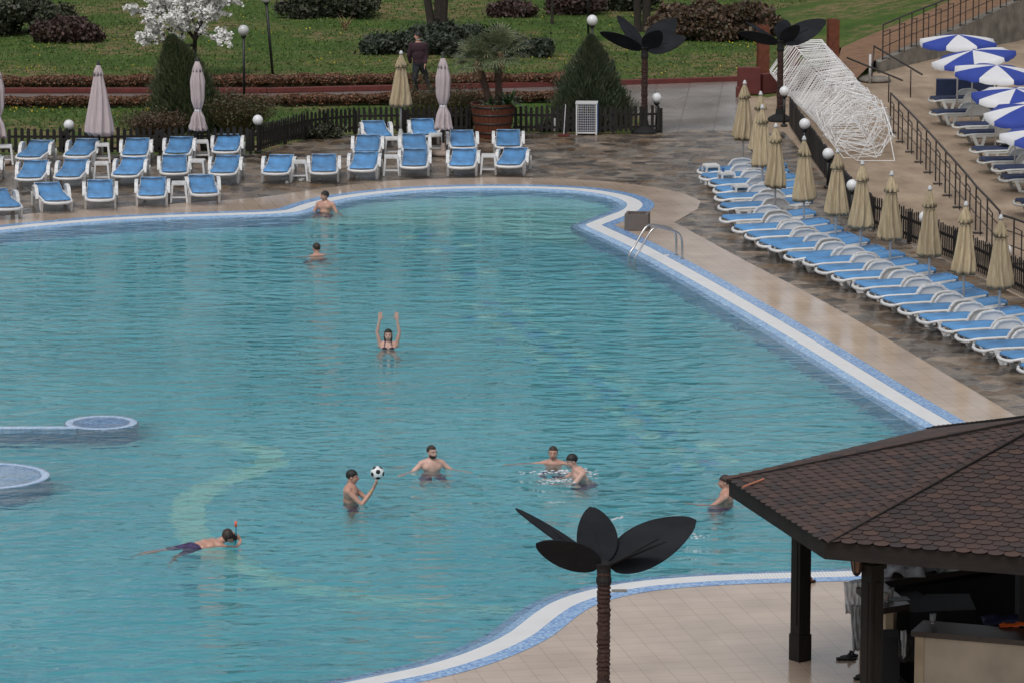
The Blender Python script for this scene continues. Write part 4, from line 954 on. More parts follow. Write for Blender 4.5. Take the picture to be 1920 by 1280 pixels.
b = MB(); b.box((0, 0, .17), (.05, .04, .34)); o = b.build('marker_post', M['white'], None, False, .006); o.location = G(1040, 247); tag(o, 'short white marker post at the fence left of the brush', 'post')
r = empty('box_planter', G(1195, 430), R(-8), 'square grey aggregate planter box on the deck corner by the pool', 'planter')
b = MB(); a_ = .255; zt = .36
for s_ in (-1, 1): b.box((s_*(a_-.03), 0, zt/2), (.06, a_*2, zt)); b.box((0, s_*(a_-.03), zt/2), (a_*2-.122, .06, zt))
b.box((0, 0, .02), (.44, .44, .04)); b.build('shell', M['planter'], r); b = MB(); b.box((0, 0, .27), (.385, .385, .06)); b.build('fill', M['soil'], r)
r = empty('pool_ladder', G(1208, 488), 0, 'curved stainless steel pool ladder on the right edge of the pool', 'ladder')
w0 = G(1183, 492); o_ = r.location
def lad(ax, ay):   # from the water over the edge to the deck foot
    A = G(ax, ay, -.03); Dk = Vector((ax, 0, 0))
    return A
for (wx, wy), (fx, fy) in (((1180, 488), (1268, 479)), ((1191, 493), (1279, 486))):
    A = G(wx, wy)-o_; Bf = G(fx, fy)-o_; L = Bf-A
    pts = [A+Vector((0, 0, -.75)), A+Vector((0, 0, -.05)), A+Vector((0, 0, .12)), A+L*.10+Vector((0, 0, .27)), A+L*.30+Vector((0, 0, .60)), A+L*.42+Vector((0, 0, .70)), A+L*.58+Vector((0, 0, .68)), A+L*.80+Vector((0, 0, .62)), A+L*.93+Vector((0, 0, .54)), A+L*.99+Vector((0, 0, .40)), Bf+Vector((0, 0, .2)), Bf]
    b = MB(); P = catmull(pts, 4); b.tube(P, .023, 10); b.build('rail', M['steel'], r, True)
    b = MB(); b.lathe([(.05, 0), (.05, .012), (.025, .016)], 14, Bf); b.build('flange', M['steel'], r)
A = G(1180, 488)-o_; B2 = G(1191, 493)-o_
for z in (-.12, -.38, -.64): b = MB(); b.beam(A+Vector((0, 0, z)), B2+Vector((0, 0, z)), .08, .025); b.build('step', M['steel'], r)
# small litter and lids on the deck
for px, py, w, m, lb_ in [(1250, 479, .10, 'white', 'white skimmer lid beside the pool ladder'), (1161, 1107, .22, 'concrete', 'brown tile mark on the deck right of the near leaf sculpture')]:
    b = MB(); b.box((0, 0, .006), (w, .12, .012)); o = b.build('deck_lid', M[m]); o.location = G(px, py); tag(o, lb_, 'lid')
for i, (px, py, w, lb_) in enumerate([(596, 338, .16, 'clear plastic bag under the second centre lounger'), (565, 340, .14, 'crumpled wrapper by the leftmost centre stool'), (664, 332, .08, 'white cup under the third centre lounger'), (538, 345, .09, 'small white bottle beside the first centre lounger'), (848, 322, .08, 'small white cup under the fifth centre lounger'), (271, 377, .07, 'white bottle cap under the fourth lounger of the left front row')]):
    b = MB(); b.ball((0, 0, .03), .05, 10, (w/.1, .8, .7)); b.v = [(x+random.gauss(0, .01), y+random.gauss(0, .01), z+random.gauss(0, .006)) for x, y, z in b.v]; o = b.build('litter', M['debris']); o.location = G(px, py); tag(o, lb_, 'litter')
# ---------------------------------------------------------------- rusty columns, red wall
def column(px, py, h, w, label):
    base = G(px, py); e = empty('rusty_column', base, R(8), label, 'column', 'rusty steel columns behind the red wall')
    b = MB(); b.box((0, 0, h/2), (.05, w, h)); b.build('web', M['rust'], e)
    for s_ in (-1, 1): b = MB(); b.box((0, s_*w/2, h/2), (.30, .03, h-.02)); b.build('flange', M['rust'], e)
column(1430, 166, 1.75, .30, 'rusty steel column nearest the plaza, left of the upper leaf sculpture trunk')
column(1486, 150, 1.45, .30, 'rusty steel column partly hidden by the rod sculpture top')
column(1561, 138, 1.55, .32, 'rightmost rusty steel column rising above the rod sculpture')
r = empty('red_wall', G(1383, 178), 0, 'low dark red wall at the right end of the plaza', 'wall')
b = MB(); q = G(1425, 176)-r.location; b.box((q.x/2, q.y/2+.1, .36), (q.x, .30, .72)); b.build('block', M['redwall'], r)
b = MB(); q2 = G(1560, 162)-r.location; q0 = G(1425, 176)-r.location; b.beam(q0+Vector((0, .1, .26)), q2+Vector((0, .1, .26)), .28, .52); b.build('low_run', M['redwall'], r)
b = MB(); b.beam((-.02, -.5, .12), (-.02, -.12, .12), .08, .24); b.build('end_kerb', M['redkerb'], r)
# ---------------------------------------------------------------- rod sculpture
def rod_sculpture():
    A = G(1510, 174); B_ = G(1628, 296); e = empty('rod_sculpture', A, 0, 'long tangled sculpture of white rods lying on the sand', 'sculpture')
    D = B_-A; rr = random.Random(3); N = 74; side = Vector((1, 0, 0))
    for k in range(N):
        t = k/(N-1); c = D*t; chaos = max(0, t-.52)*1.7
        w_ = (.92, .40, .95, .52, .05)    # half profile
        prof = [(-.55, .02), (-.98, .62), (-.42, 1.42), (.42, 1.46), (.72, .92), (.50, .02)]
        rot = t*.25*math.sin(t*5)+rr.gauss(0, .012+.34*chaos); sc_ = 1-.10*t
        pts = []
        for x, z in prof:
            x *= sc_*(1+rr.gauss(0, .008+.14*chaos)); z = z*sc_*(1+rr.gauss(0, .008+.09*chaos))*(1-.12*t)
            cz = .7*sc_; X = x*math.cos(rot)-(z-cz)*math.sin(rot); Z = cz+x*math.sin(rot)+(z-cz)*math.cos(rot); pts.append(c+Vector((X+rr.gauss(0, .01), rr.gauss(0, .02+.7*chaos), max(.015, Z))))
        b = MB(); n = len(pts)
        for i in range(n): b.tube([pts[i], pts[(i+1) % n]], .0095, 5)
        i = rr.randrange(n) if t > .4 else (k % 2); b.tube([pts[i], pts[(i+3) % n]], .0075, 5)
        b.build('rod_frame', M['rod'], e)
    b = MB()
    for x, z in [(-.55, .03), (-.98, .62), (-.42, 1.40), (.42, 1.44), (.70, .92)]:
        b.tube([Vector((x, 0, z)), D*.55+Vector((x*.95, 0, z*.92))], .010, 5)
    b.build('long_rods', M['rod'], e)
rod_sculpture()
# ---------------------------------------------------------------- stair railings, concrete wall and rising path
def railing(pts, h, label, tails=True, step=1):
    P = [Vector(p) for p in pts]; base = P[0].copy(); e = empty('steel_railing', base, 0, label, 'railing'); P = [p-base for p in P]
    b = MB(); b.tube([p+Vector((0, 0, h)) for p in P], .026, 8); b.build('handrail', M['rail'], e, True)
    for f in (.36, .68): b = MB(); b.tube([p+Vector((0, 0, h*f)) for p in P], .012, 6); b.build('lower_rail', M['rail'], e, True)
    for i, p in enumerate(P):
        b = MB(); b.tube([p, p+Vector((0, 0, h))], .02, 6); b.build('post', M['rail'], e)
        if i < len(P)-1:
            q = p.lerp(P[i+1], .42); b = MB(); q = p+(P[i+1]-p)*.42; b.tube([q, q+Vector((0, 0, h*.78)), p+Vector((0, 0, h*.80))], .016, 6); b.build('stub_post', M['rail'], e)
            b = MB(); m_ = (p+q)/2; b.box(m_+Vector((0, 0, .006)), (.22, .12, .012)); b.build('foot_plate', M['rail'], e)
    return e
rp = [(1669, 246), (1684, 262), (1702, 281), (1719, 300), (1736, 319), (1754, 340), (1772, 362), (1791, 384), (1810, 407), (1829, 432), (1850, 455), (1873, 482)]
railing([G(*p) for p in rp], .97, 'dark steel railing descending over the sand beside the beach umbrellas')
railing([G(1873, 484), G(1900, 492), G(1935, 506), G(1975, 520)], .92, 'short level steel railing running out of the right edge behind the nearest parasol')
# concrete retaining wall with sloping top, path behind it
wx = [(1648, 137, .28), (1700, 122, .42), (1760, 108, .58), (1830, 92, .85), (1900, 78, 1.15), (2000, 55, 1.55), (2150, 20, 2.1)]
r = empty('retaining_wall', G(1648, 137), 0, 'rough concrete retaining wall climbing to the top right above the beach', 'wall')
b = MB(); o_ = r.location; n = len(wx); F_ = [G(x, y)-o_ for x, y, h_ in wx]; bk = Vector((-.15, 3.0, 0))
for j in range(2):
    for (p, (x, y, h_)) in zip(F_, wx): b.v += [tuple(p+bk*j*.25+Vector((0, 0, -.1))), tuple(p+bk*j*.25+Vector((0, .08, h_)))]
for i in range(n-1):
    a = 2*i; c = 2*n+2*i; b.f += [(a, a+2, a+3, a+1), (c, c+1, c+3, c+2), (a+1, a+3, c+3, c+1)]
b.f += [(0, 1, 2*n+1, 2*n), (2*n-2, 4*n-2, 4*n-1, 2*n-1)]; b.build('face', M['concrete'], r)
b = MB()
for (p, (x, y, h_)) in zip(F_, wx):
    p = p+o_; b.v += [tuple(p+bk*.24+Vector((0, .08, h_+.004))), tuple(p+bk*1.25+Vector((-.6, 0, h_+.03)))]
b.f = [(2*i, 2*i+2, 2*i+3, 2*i+1) for i in range(n-1)]
b.v += [tuple(G(1585, 168, .01)), tuple(G(1560, 150, .01)), tuple(G(1640, 152, .02))]; b.f += [(2*n, 0, 1, 2*n+1)]
o = b.build('path_upper', M['ochre']); o['kind'] = 'structure'
b = MB()
for (p, (x, y, h_)) in zip(F_, wx):
    p = p+o_; b.v += [tuple(p+bk*1.25+Vector((-.6, 0, h_+.02))), tuple(p+Vector((-4.5, 12, h_*.25-.1)))]
b.f = [(2*i, 2*i+2, 2*i+3, 2*i+1) for i in range(n-1)]
o = b.build('grass_bank', M['lawn']); o['kind'] = 'structure'
def wtop(x):
    y = np.interp(x, [w[0] for w in wx], [w[1] for w in wx]); h_ = np.interp(x, [w[0] for w in wx], [w[2] for w in wx]); return G(x, y)+Vector((0, .25, h_+.006))
railing([wtop(x) for x in (1656, 1687, 1710, 1732, 1755, 1778, 1801, 1825, 1850, 1876, 1902, 1930)], 1.0, 'dark steel railing climbing along the top of the concrete retaining wall')
r = empty('handrail', G(1634, 150), 0, 'dark handrail sloping down from the retaining wall onto the sand', 'railing')
def rod(a, c, rd, par, nm): b = MB(); b.tube([a-par.location, c-par.location], rd, 7); return b.build(nm, M['rail'], par, True)
pA = G(1638, 150)+Vector((0, 0, .95)); pB = G(1728, 190)+Vector((0, 0, .72)); rod(pA, pB, .026, r, 'rail'); rod(G(1634, 152), G(1638, 150)+Vector((0, 0, .93)), .02, r, 'post'); rod(G(1707, 154+29), G(1707, 183)+Vector((0, 0, .75)), .018, r, 'post')
r = empty('handrail', G(1590, 158), 0, 'second dark handrail ending low on the sand, left of its twin', 'railing')
pA = G(1588, 150)+Vector((0, 0, .62)); pB = G(1691, 200)+Vector((0, 0, .70)); rod(pA, pB, .026, r, 'rail'); rod(G(1666, 168+24), G(1666, 192)+Vector((0, 0, .72)), .018, r, 'post')
b = MB(); b.tube([(0, 0, 0), (0, 0, .80)], .035, 8); o = b.build('marker_post', M['pole'], None, True); o.location = G(1631, 156); tag(o, 'pale grey post between the two dark handrails', 'post')
b = MB(); b.lathe([(.01, .0), (.45, 0), (.46, .05), (.35, .11), (.01, .12)], 20); o = b.build('stone_slab', M['concrete'], None, True); o.location = G(1640, 152); tag(o, 'flat dark stone slab at the foot of the handrails', 'slab')
# ================================================================ the bar pavilion
PC = Vector((7.0, 56.25, 0)); PR = 4.35; PZ = 2.68
pav = empty('bar_pavilion', PC, 0, 'dark timber poolside bar pavilion with a scalloped brown shingle roof', 'pavilion')
M['shingle'] = leafmat('scalloped roof shingles', [(.050, .030, .026), (.066, .038, .031), (.040, .026, .024), (.080, .043, .032), (.055, .034, .030), (.036, .025, .024)], .75)
A_, B__, V_ = G(1367, 899, 2.68), G(1546, 1016, 2.68), G(1752, 805, 2.68)
PV = [p-PC for p in (A_, B__, B__+Vector((3.65, -1.35, 0)), Vector((10.9, 54.0, 0)), Vector((11.6, 57.6, 0)), Vector((9.3, 60.6, 0)), V_)]
def pv(k, rr_=PR, z=0): v = PV[k % 7].copy(); v.z = 0; v *= rr_/PR; v.z = z; return v
apex = Vector((0, 0, 3.62))
b = MB()
for k in range(7): b.add([pv(k, PR, PZ), pv(k+1, PR, PZ), apex], [(0, 1, 2)])
b.build('roof_deck', M['pavwood'], pav)
sh = MB(); rr = random.Random(4)
for k in range(7):
    A, B_ = pv(k, PR+.03, PZ+.012), pv(k+1, PR+.03, PZ+.012); ex = (B_-A).normalized(); md = (A+B_)/2; up = (apex+Vector((0, 0, .012))-md); SL = up.length; uy = up.normalized(); nz = ex.cross(uy).normalized()
    if nz.z < 0: nz = -nz
    EW = (B_-A).length; rows_ = int(SL/.135)
    for r_ in range(rows_+1):
        y0 = r_*.135; half = EW/2*(1-y0/SL); wd = .205; off = (r_ % 2)*wd/2; nk = int(half/wd)+2
        for j in range(-nk, nk+1):
            cx = j*wd+off
            if abs(cx) > half+.02: continue
            yb = y0-.02+rr.uniform(-.006, .006); pts = []
            for s_, yy in ((-.5, .20), (-.5, .07), (-.44, .028), (-.28, .004), (0, -.006), (.28, .004), (.44, .028), (.5, .07), (.5, .20)):
                px_ = cx+s_*wd*.97; yq = yb+yy; lim = EW/2*(1-max(0, yq)/SL)
                px_ = max(-lim, min(lim, px_)); pts.append(md+ex*px_+uy*yq+nz*(.020-.075*max(0, yy)+rr.uniform(0, .002)))
            sh.add(pts, [tuple(range(9))])
sh.build('shingles', M['shingle'], pav)
hp = MB()
for k in range(7):
    A = pv(k, PR+.04, PZ+.055); L = (apex+Vector((0, 0, .055))-A); nn = int(L.length/.17)
    for i in range(nn):
        p = A+L*i/nn; q = A+L*(i+1.25)/nn; q.z -= .01; side = L.cross(Vector((0, 0, 1))).normalized()*.095; dn = Vector((0, 0, -.040))
        hp.add([p+side+dn, p, p-side+dn, q+side+dn, q+Vector((0, 0, -.004)), q-side+dn], [(0, 3, 4, 1), (1, 4, 5, 2)])
hp.build('hip_caps', M['shingle'], pav)
hf = MB()  # dark strip along each hip, standing in for its shadow line
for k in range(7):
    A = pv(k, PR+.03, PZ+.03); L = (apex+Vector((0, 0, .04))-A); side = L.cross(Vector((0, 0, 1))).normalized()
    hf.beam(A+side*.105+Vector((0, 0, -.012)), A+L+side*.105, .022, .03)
hf.build('hip_shade_strip', M['pavwood'], pav)
for k in range(7):
    b = MB(); A, B_ = pv(k, PR), pv(k+1, PR); Ai, Bi = pv(k, PR-.05), pv(k+1, PR-.05)
    b.add([tuple(p)[:2]+(z,) for z in (2.47, 2.69) for p in (A, B_, Bi, Ai)], [(0, 3, 2, 1), (4, 5, 6, 7), (0, 1, 5, 4), (1, 2, 6, 5), (2, 3, 7, 6), (3, 0, 4, 7)]); b.build('fascia', M['fascia'], pav)
b = MB()
for k in range(7): b.add([pv(k, PR-.06, 2.53), pv(k+1, PR-.06, 2.53), Vector((0, 0, 3.3))], [(0, 1, 2)])
b.build('ceiling', M['pavwood'], pav)
def post(loc, w, name='post'):
    b = MB(); p = Vector(loc)-PC; b.box((p.x, p.y, 1.33), (w, w, 2.66), R(35)); b.box((p.x, p.y, .18), (w+.025, w+.025, .36), R(35)); b.box((p.x, p.y, 2.2), (w+.05, w+.05, .06), R(35))
    for s_ in (-1, 1):
        for ang in (0, PI/2):
            m_ = Matrix.Rotation(R(35)+ang, 3, 'Z'); q = m_ @ Vector((s_*(w/2+.004), 0, 0)); b.box((p.x+q.x, p.y+q.y, 1.25), (.014, w*.45, 1.5), R(35)+ang)
    b.build(name, M['pavwood'], pav)
post(G(1500, 1236), .19); post((4.50, 53.85, 0), .20)
for k in range(2, 7): q = pv(k, PR-.28)+PC; post((q.x, q.y, 0), .22)
# counters
ZC = 1.10
def slab(pts, z0, z1, m, nm): b = MB(); b.prism([((p-PC).x, (p-PC).y) for p in pts], z0, z1); return b.build(nm, m, pav, False)
f1, f2 = G(1708, 1182, ZC), G(1990, 1206, ZC); dn = Vector((-(f2-f1).y, (f2-f1).x, 0)).normalized()
slab([f1, f2, f2+dn*.62, f1+dn*.62], ZC-.07, ZC, M['counter'], 'front_counter_top')
i1 = f1+(f2-f1).normalized()*.06+dn*.06; i2 = f2+dn*.06
slab([i1, i2, i2+dn*.14, i1+dn*.14], 0, ZC-.072, M['marble'], 'front_counter_wall')
slab([i1+(f2-f1).normalized()*-.02+dn*.0-Vector((.0, .0, 0)), i1+(f2-f1).normalized()*.10, i1+(f2-f1).normalized()*.10-dn*.012, i1-(f2-f1).normalized()*.02-dn*.012], .0, ZC-.074, M['beigewood'], 'corner_strip')
s1, s2, s3 = G(1592, 1088, ZC), G(1652, 1140, ZC), G(1706, 1131, ZC); far = s1+(s3-s2)*1.0+Vector((.2, .4, 0))
slab([s1, s2, s3, s3+(s1-s2)*.8, s3+(s1-s2)*.8+Vector((2.9, 1.8, 0)), s1+Vector((3.0, 2.4, 0))], ZC-.08, ZC, M['counter'], 'side_counter_top')
w1 = s1+Vector((.14, -.10, 0)); w2 = s2+Vector((.07, .10, 0)); w3 = s3+Vector((-.16, .10, 0)); w4 = w3+(w1-w2)
slab([w1, w2, w2+Vector((.10, .02, 0)), w1+Vector((.10, .02, 0))], 0, ZC-.082, M['beigewood'], 'side_counter_wall')
slab([w2+Vector((.102, 0, 0)), w3, w3+Vector((0, .1, 0)), w2+Vector((.102, .1, 0))], 0, ZC-.083, M['beigewood'], 'counter_end_panel')
# back shelf, fridge block and dark interior fittings
slab([s1+Vector((.6, .9, 0)), s1+Vector((4.4, 3.2, 0)), s1+Vector((4.4, 3.5, 0)), s1+Vector((.5, 1.2, 0))], ZC-.1, ZC-.03, M['greycloth'], 'back_shelf')
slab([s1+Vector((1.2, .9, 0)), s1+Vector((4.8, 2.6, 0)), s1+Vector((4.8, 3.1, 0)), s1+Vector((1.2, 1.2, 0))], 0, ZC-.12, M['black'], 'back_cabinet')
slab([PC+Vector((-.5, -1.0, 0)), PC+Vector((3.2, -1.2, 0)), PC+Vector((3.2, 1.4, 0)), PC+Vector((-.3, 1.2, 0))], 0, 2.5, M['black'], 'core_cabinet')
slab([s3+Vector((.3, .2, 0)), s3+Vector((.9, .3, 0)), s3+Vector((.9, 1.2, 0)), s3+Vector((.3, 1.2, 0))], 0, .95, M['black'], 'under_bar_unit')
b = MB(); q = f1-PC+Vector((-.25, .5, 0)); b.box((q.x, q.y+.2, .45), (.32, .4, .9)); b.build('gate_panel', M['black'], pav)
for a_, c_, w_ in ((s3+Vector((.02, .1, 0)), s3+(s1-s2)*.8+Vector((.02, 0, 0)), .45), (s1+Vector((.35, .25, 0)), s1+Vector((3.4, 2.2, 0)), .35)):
    nn_ = Vector((-(c_-a_).y, (c_-a_).x, 0)).normalized()*-w_; slab([a_, c_, c_+nn_, a_+nn_], 0, ZC-.14, M['black'], 'inner_dark_block')  # black blocks added behind the counters in place of the interior shade
# wall outlet
b = MB(); q = w1.lerp(w2, .5)-PC; b.box((q.x-.01, q.y, .42), (.02, .09, .09), R(5)); b.build('outlet', M['marble'], pav)
# lantern on the near post
lp = Vector((4.50-.20, 53.85-.02, 0)); r = empty('post_lantern', (lp.x, lp.y, 2.12), 0, 'small carriage lantern on the near pavilion post under the eave', 'lantern')
b = MB(); b.lathe([(.01, .36), (.05, .33), (.11, .27), (.115, .25), (.01, .25)], 6); b.lathe([(.02, -.05), (.05, -.02), (.05, .0), (.01, .0)], 6); b.build('cap', M['black'], r)
b = MB(); b.lathe([(.05, 0), (.09, .25)], 6, cap=False); b.build('glass', M['lanternglass'], r)
b = MB()
for k in range(6): a = k*PI/3; b.beam((.052*math.cos(a), .052*math.sin(a), 0), (.094*math.cos(a), .094*math.sin(a), .25), .012)
b.beam((.05, 0, .30), (.2, 0, .30), .02); b.build('bars', M['black'], r)
# things on the counters
def cup_(loc, fill, label):
    r = empty('plastic_cup', loc, 0, label, 'cup'); b = MB(); b.lathe([(.030, .001), (.044, .125), (.040, .125), (.027, .004)], 16); b.build('wall', M['cup'], r, True)
    b = MB(); b.lathe([(.026, .005), (.026+.013*fill, .11*fill), (.002, .11*fill)], 16); b.build('drink', M['beer'], r, True)
cup_(G(1662, 1127, ZC), .7, 'half full amber drink in a clear cup, the nearer of two on the side counter')
cup_(G(1671, 1121, ZC)+Vector((0, .05, 0)), .5, 'clear cup with amber drink, the farther of two on the side counter')
cup_(G(1749, 1168, ZC), .25, 'nearly empty clear cup alone on the front counter')
b = MB(); b.box((0, 0, .003), (.26, .2, .005), .2); o = b.build('bar_mat', M['greycloth']); o.location = G(1685, 1122, ZC)+Vector((0, 0, .002)); tag(o, 'pale flat tray on the end of the side counter beside the drinks', 'tray')
def cloth(loc, size, m, label, name='towel', lump=.05, seed=1, hang=False, rz=0):
    b = MB(); n = 14; vs = []
    for i in range(n):
        for j in range(n):
            u, v = i/(n-1)-.5, j/(n-1)-.5; nz_ = noise.noise(Vector((u*4+seed, v*4, seed*3)))*lump*2
            fo = noise.noise(Vector((u*9+seed, v*3, 2)))*lump
            if hang: vs.append((u*size[0]*(1-.25*(v+.5)), nz_*.6+fo, -(v+.5)*size[2]+noise.noise(Vector((u*5, seed, 0)))*.06*(v+.5)))
            else: vs.append((u*size[0], v*size[1], max(.004, (1-(abs(u)*2)**3)*(1-(abs(v)*2)**3)*size[2]+nz_+fo)))
    b.v = vs; b.f = [(i*n+j, i*n+j+1, (i+1)*n+j+1, (i+1)*n+j) for i in range(n-1) for j in range(n-1)]
    o = b.build(name, m, None, True); md = o.modifiers.new('s', 'SOLIDIFY'); md.thickness = .012; o.location = loc; o.rotation_euler = (0, 0, rz); tag(o, label, 'towel' if 'towel' in name else 'clothes'); return o
cloth(G(1690, 1074, ZC), (.62, .45, .16), M['towel'], 'heap of white and grey patterned towels on the far corner of the bar', seed=4, lump=.09)
cloth(G(1738, 1066, ZC), (.5, .4, .10), M['greycloth'], 'grey folded jacket lying right of the patterned towels', 'clothes', seed=6, lump=.05)
cloth(s1+Vector((.05, -.35, .06)), (.30, .1, .42), M['pwhite'], 'white shirt hanging over the bar corner left of the near post', 'clothes', seed=8, hang=True)
cloth(s1+Vector((.10, -.55, -.20)), (.22, .1, .62), M['greycloth'], 'long grey trousers hanging below the white shirt at the bar corner', 'clothes', seed=9, hang=True)
cloth(s1+Vector((.26, -.66, -.25)), (.16, .1, .72), M['black'], 'black garment hanging close to the near post', 'clothes', seed=10, hang=True)
cloth(f1+Vector((-.08, .12, -.02)), (.06, .1, .34), M['greycloth'], 'grey cloth strap hanging at the corner of the front counter', 'clothes', seed=12, hang=True)
cloth(f1+Vector((-.02, .20, -.06)), (.26, .1, .40), M['black'], 'black bag hanging beside the grey strap at the front counter corner', 'clothes', seed=13, hang=True)
cloth(G(1900, 1163, ZC), (.8, .35, .06), M['darkblue'], 'dark blue cloth spread on the front counter at the right edge', 'clothes', seed=14, lump=.03)
cloth(G(1905, 1174, ZC), (.42, .10, .04), M['orange'], 'orange strip of fabric lying in front of the dark blue cloth', 'clothes', seed=16, lump=.02)
b = MB(); b.tube([G(1393, 908, 2.78)+Vector((0, 0, -.03)), G(1413, 903, 2.78)+Vector((0, 0, -.01)), G(1432, 897, 2.80)+Vector((0, .0, .0))], .014, 6); o = b.build('stick', mat('pale orange stick', (.42, .16, .09), .6, .1)); tag(o, 'pale orange stick lying on the left corner of the pavilion roof', 'stick')
# sandals
def sandals(px, py, rz, m, label, n=2):
    r = empty('sandals', G(px, py), rz, label, 'sandals')
    for k in range(n):
        pts = [(-.13, -.03), (-.10, -.045), (0, -.038), (.09, -.05), (.13, -.03), (.14, 0), (.12, .035), (.03, .045), (-.09, .04), (-.13, .02)]
        b = MB(); mm = Matrix.Translation((k*.05, k*.13, 0)) @ Matrix.Rotation(k*.5, 4, 'Z'); b.prism(pts, 0.003, .03, mm); s_ = b.build('sole', M['black'], r)
        b = MB(); b.tube([mm @ Vector((.06, -.045, .03)), mm @ Vector((.04, -.02, .075)), mm @ Vector((.04, .02, .075)), mm @ Vector((.05, .045, .03))], .018, 6); b.build('strap', m, r)
sandals(1514, 1092, .6, M['rust'], 'brown sandals on the deck right of the far pavilion post', 2)
sandals(1586, 1236, 0, M['black'], 'black sandals with grey trim on the deck before the bar wall', 2)
sandals(1618, 1272, .3, M['redplastic'], 'red and black sandals at the bottom edge beside the near post', 2)
# ================================================================ people
def fuse(name, parts, m, parent, vox=.007, smooth=6, loc=None):
    me = bpy.data.meshes.new(name); me.from_pydata(parts.v, [], parts.f); me.update(); bm = bmesh.new(); bm.from_mesh(me); bmesh.ops.remove_doubles(bm, verts=bm.verts, dist=1e-6); bmesh.ops.recalc_face_normals(bm, faces=bm.faces); bm.to_mesh(me); bm.free()
    o = bpy.data.objects.new(name, me); C.objects.link(o)
    a = o.modifiers.new('r', 'REMESH'); a.mode = 'VOXEL'; a.voxel_size = vox
    c = o.modifiers.new('s', 'SMOOTH'); c.iterations = smooth; c.factor = .5
    dg = bpy.context.evaluated_depsgraph_get(); me2 = bpy.data.meshes.new_from_object(o.evaluated_get(dg)); o.modifiers.clear(); o.data = me2
    me2.name = name; me2.materials.clear(); me2.materials.append(m); me2.shade_smooth()
    if parent: o.parent = parent
    return o
def capsule(mb, a, b_, ra, rb, n=14):
    a = Vector(a); b_ = Vector(b_); d = b_-a; L = d.length; d = d/L; q = Vector((0, 0, 1)).rotation_difference(d).to_matrix()
    prof = [(ra*math.sin(t), -ra*math.cos(t)) for t in (0.02, .5, 1.0)]+[(ra, 0), (rb, L)]+[(rb*math.cos(t), L+rb*math.sin(t)) for t in (.55, 1.1, 1.55)]
    vs = [a+q @ Vector((r_*math.cos(2*PI*j/n), r_*math.sin(2*PI*j/n), z)) for r_, z in prof for j in range(n)]; k = len(prof)
    mb.add(vs, [(i*n+j, i*n+(j+1) % n, (i+1)*n+(j+1) % n, (i+1)*n+j) for i in range(k-1) for j in range(n)]+[tuple(range(n))[::-1], tuple((k-1)*n+j for j in range(n))])
def chain(mb, pts, rs):
    for i in range(len(pts)-1): capsule(mb, pts[i], pts[i+1], rs[i], rs[i+1])
def hand(mb, w, d, nrm, thumb, curl=.25, spread=1., sc=1.):
    d = Vector(d).normalized(); nrm = Vector(nrm); nrm = (nrm-d*nrm.dot(d)).normalized(); s_ = d.cross(nrm)*thumb   # thumb side
    w = Vector(w)
    for k in (-.030, -.011, .010, .028): capsule(mb, w+s_*k*.6*sc, w+(d*.085+s_*k)*sc, .016*sc, .015*sc, 8)
    for k, L in ((.031, .068), (.011, .078), (-.010, .073), (-.030, .055)):
        p = w+(d*.085+s_*k)*sc; dd = (d+s_*k*3.2*spread).normalized(); q = p+dd*L*.5*sc; d2 = (dd*math.cos(curl)+nrm*math.sin(curl)).normalized(); capsule(mb, p, q, .0105*sc, .0098*sc, 8); capsule(mb, q, q+d2*L*.5*sc, .0098*sc, .0085*sc, 8)
    p = w+(d*.025+s_*.025)*sc; q = p+(d*.03+s_*.035+nrm*.01)*sc; capsule(mb, p, q, .015*sc, .012*sc, 8); capsule(mb, q, q+(d*.030+s_*.010+nrm*.01)*sc, .012*sc, .010*sc, 8)
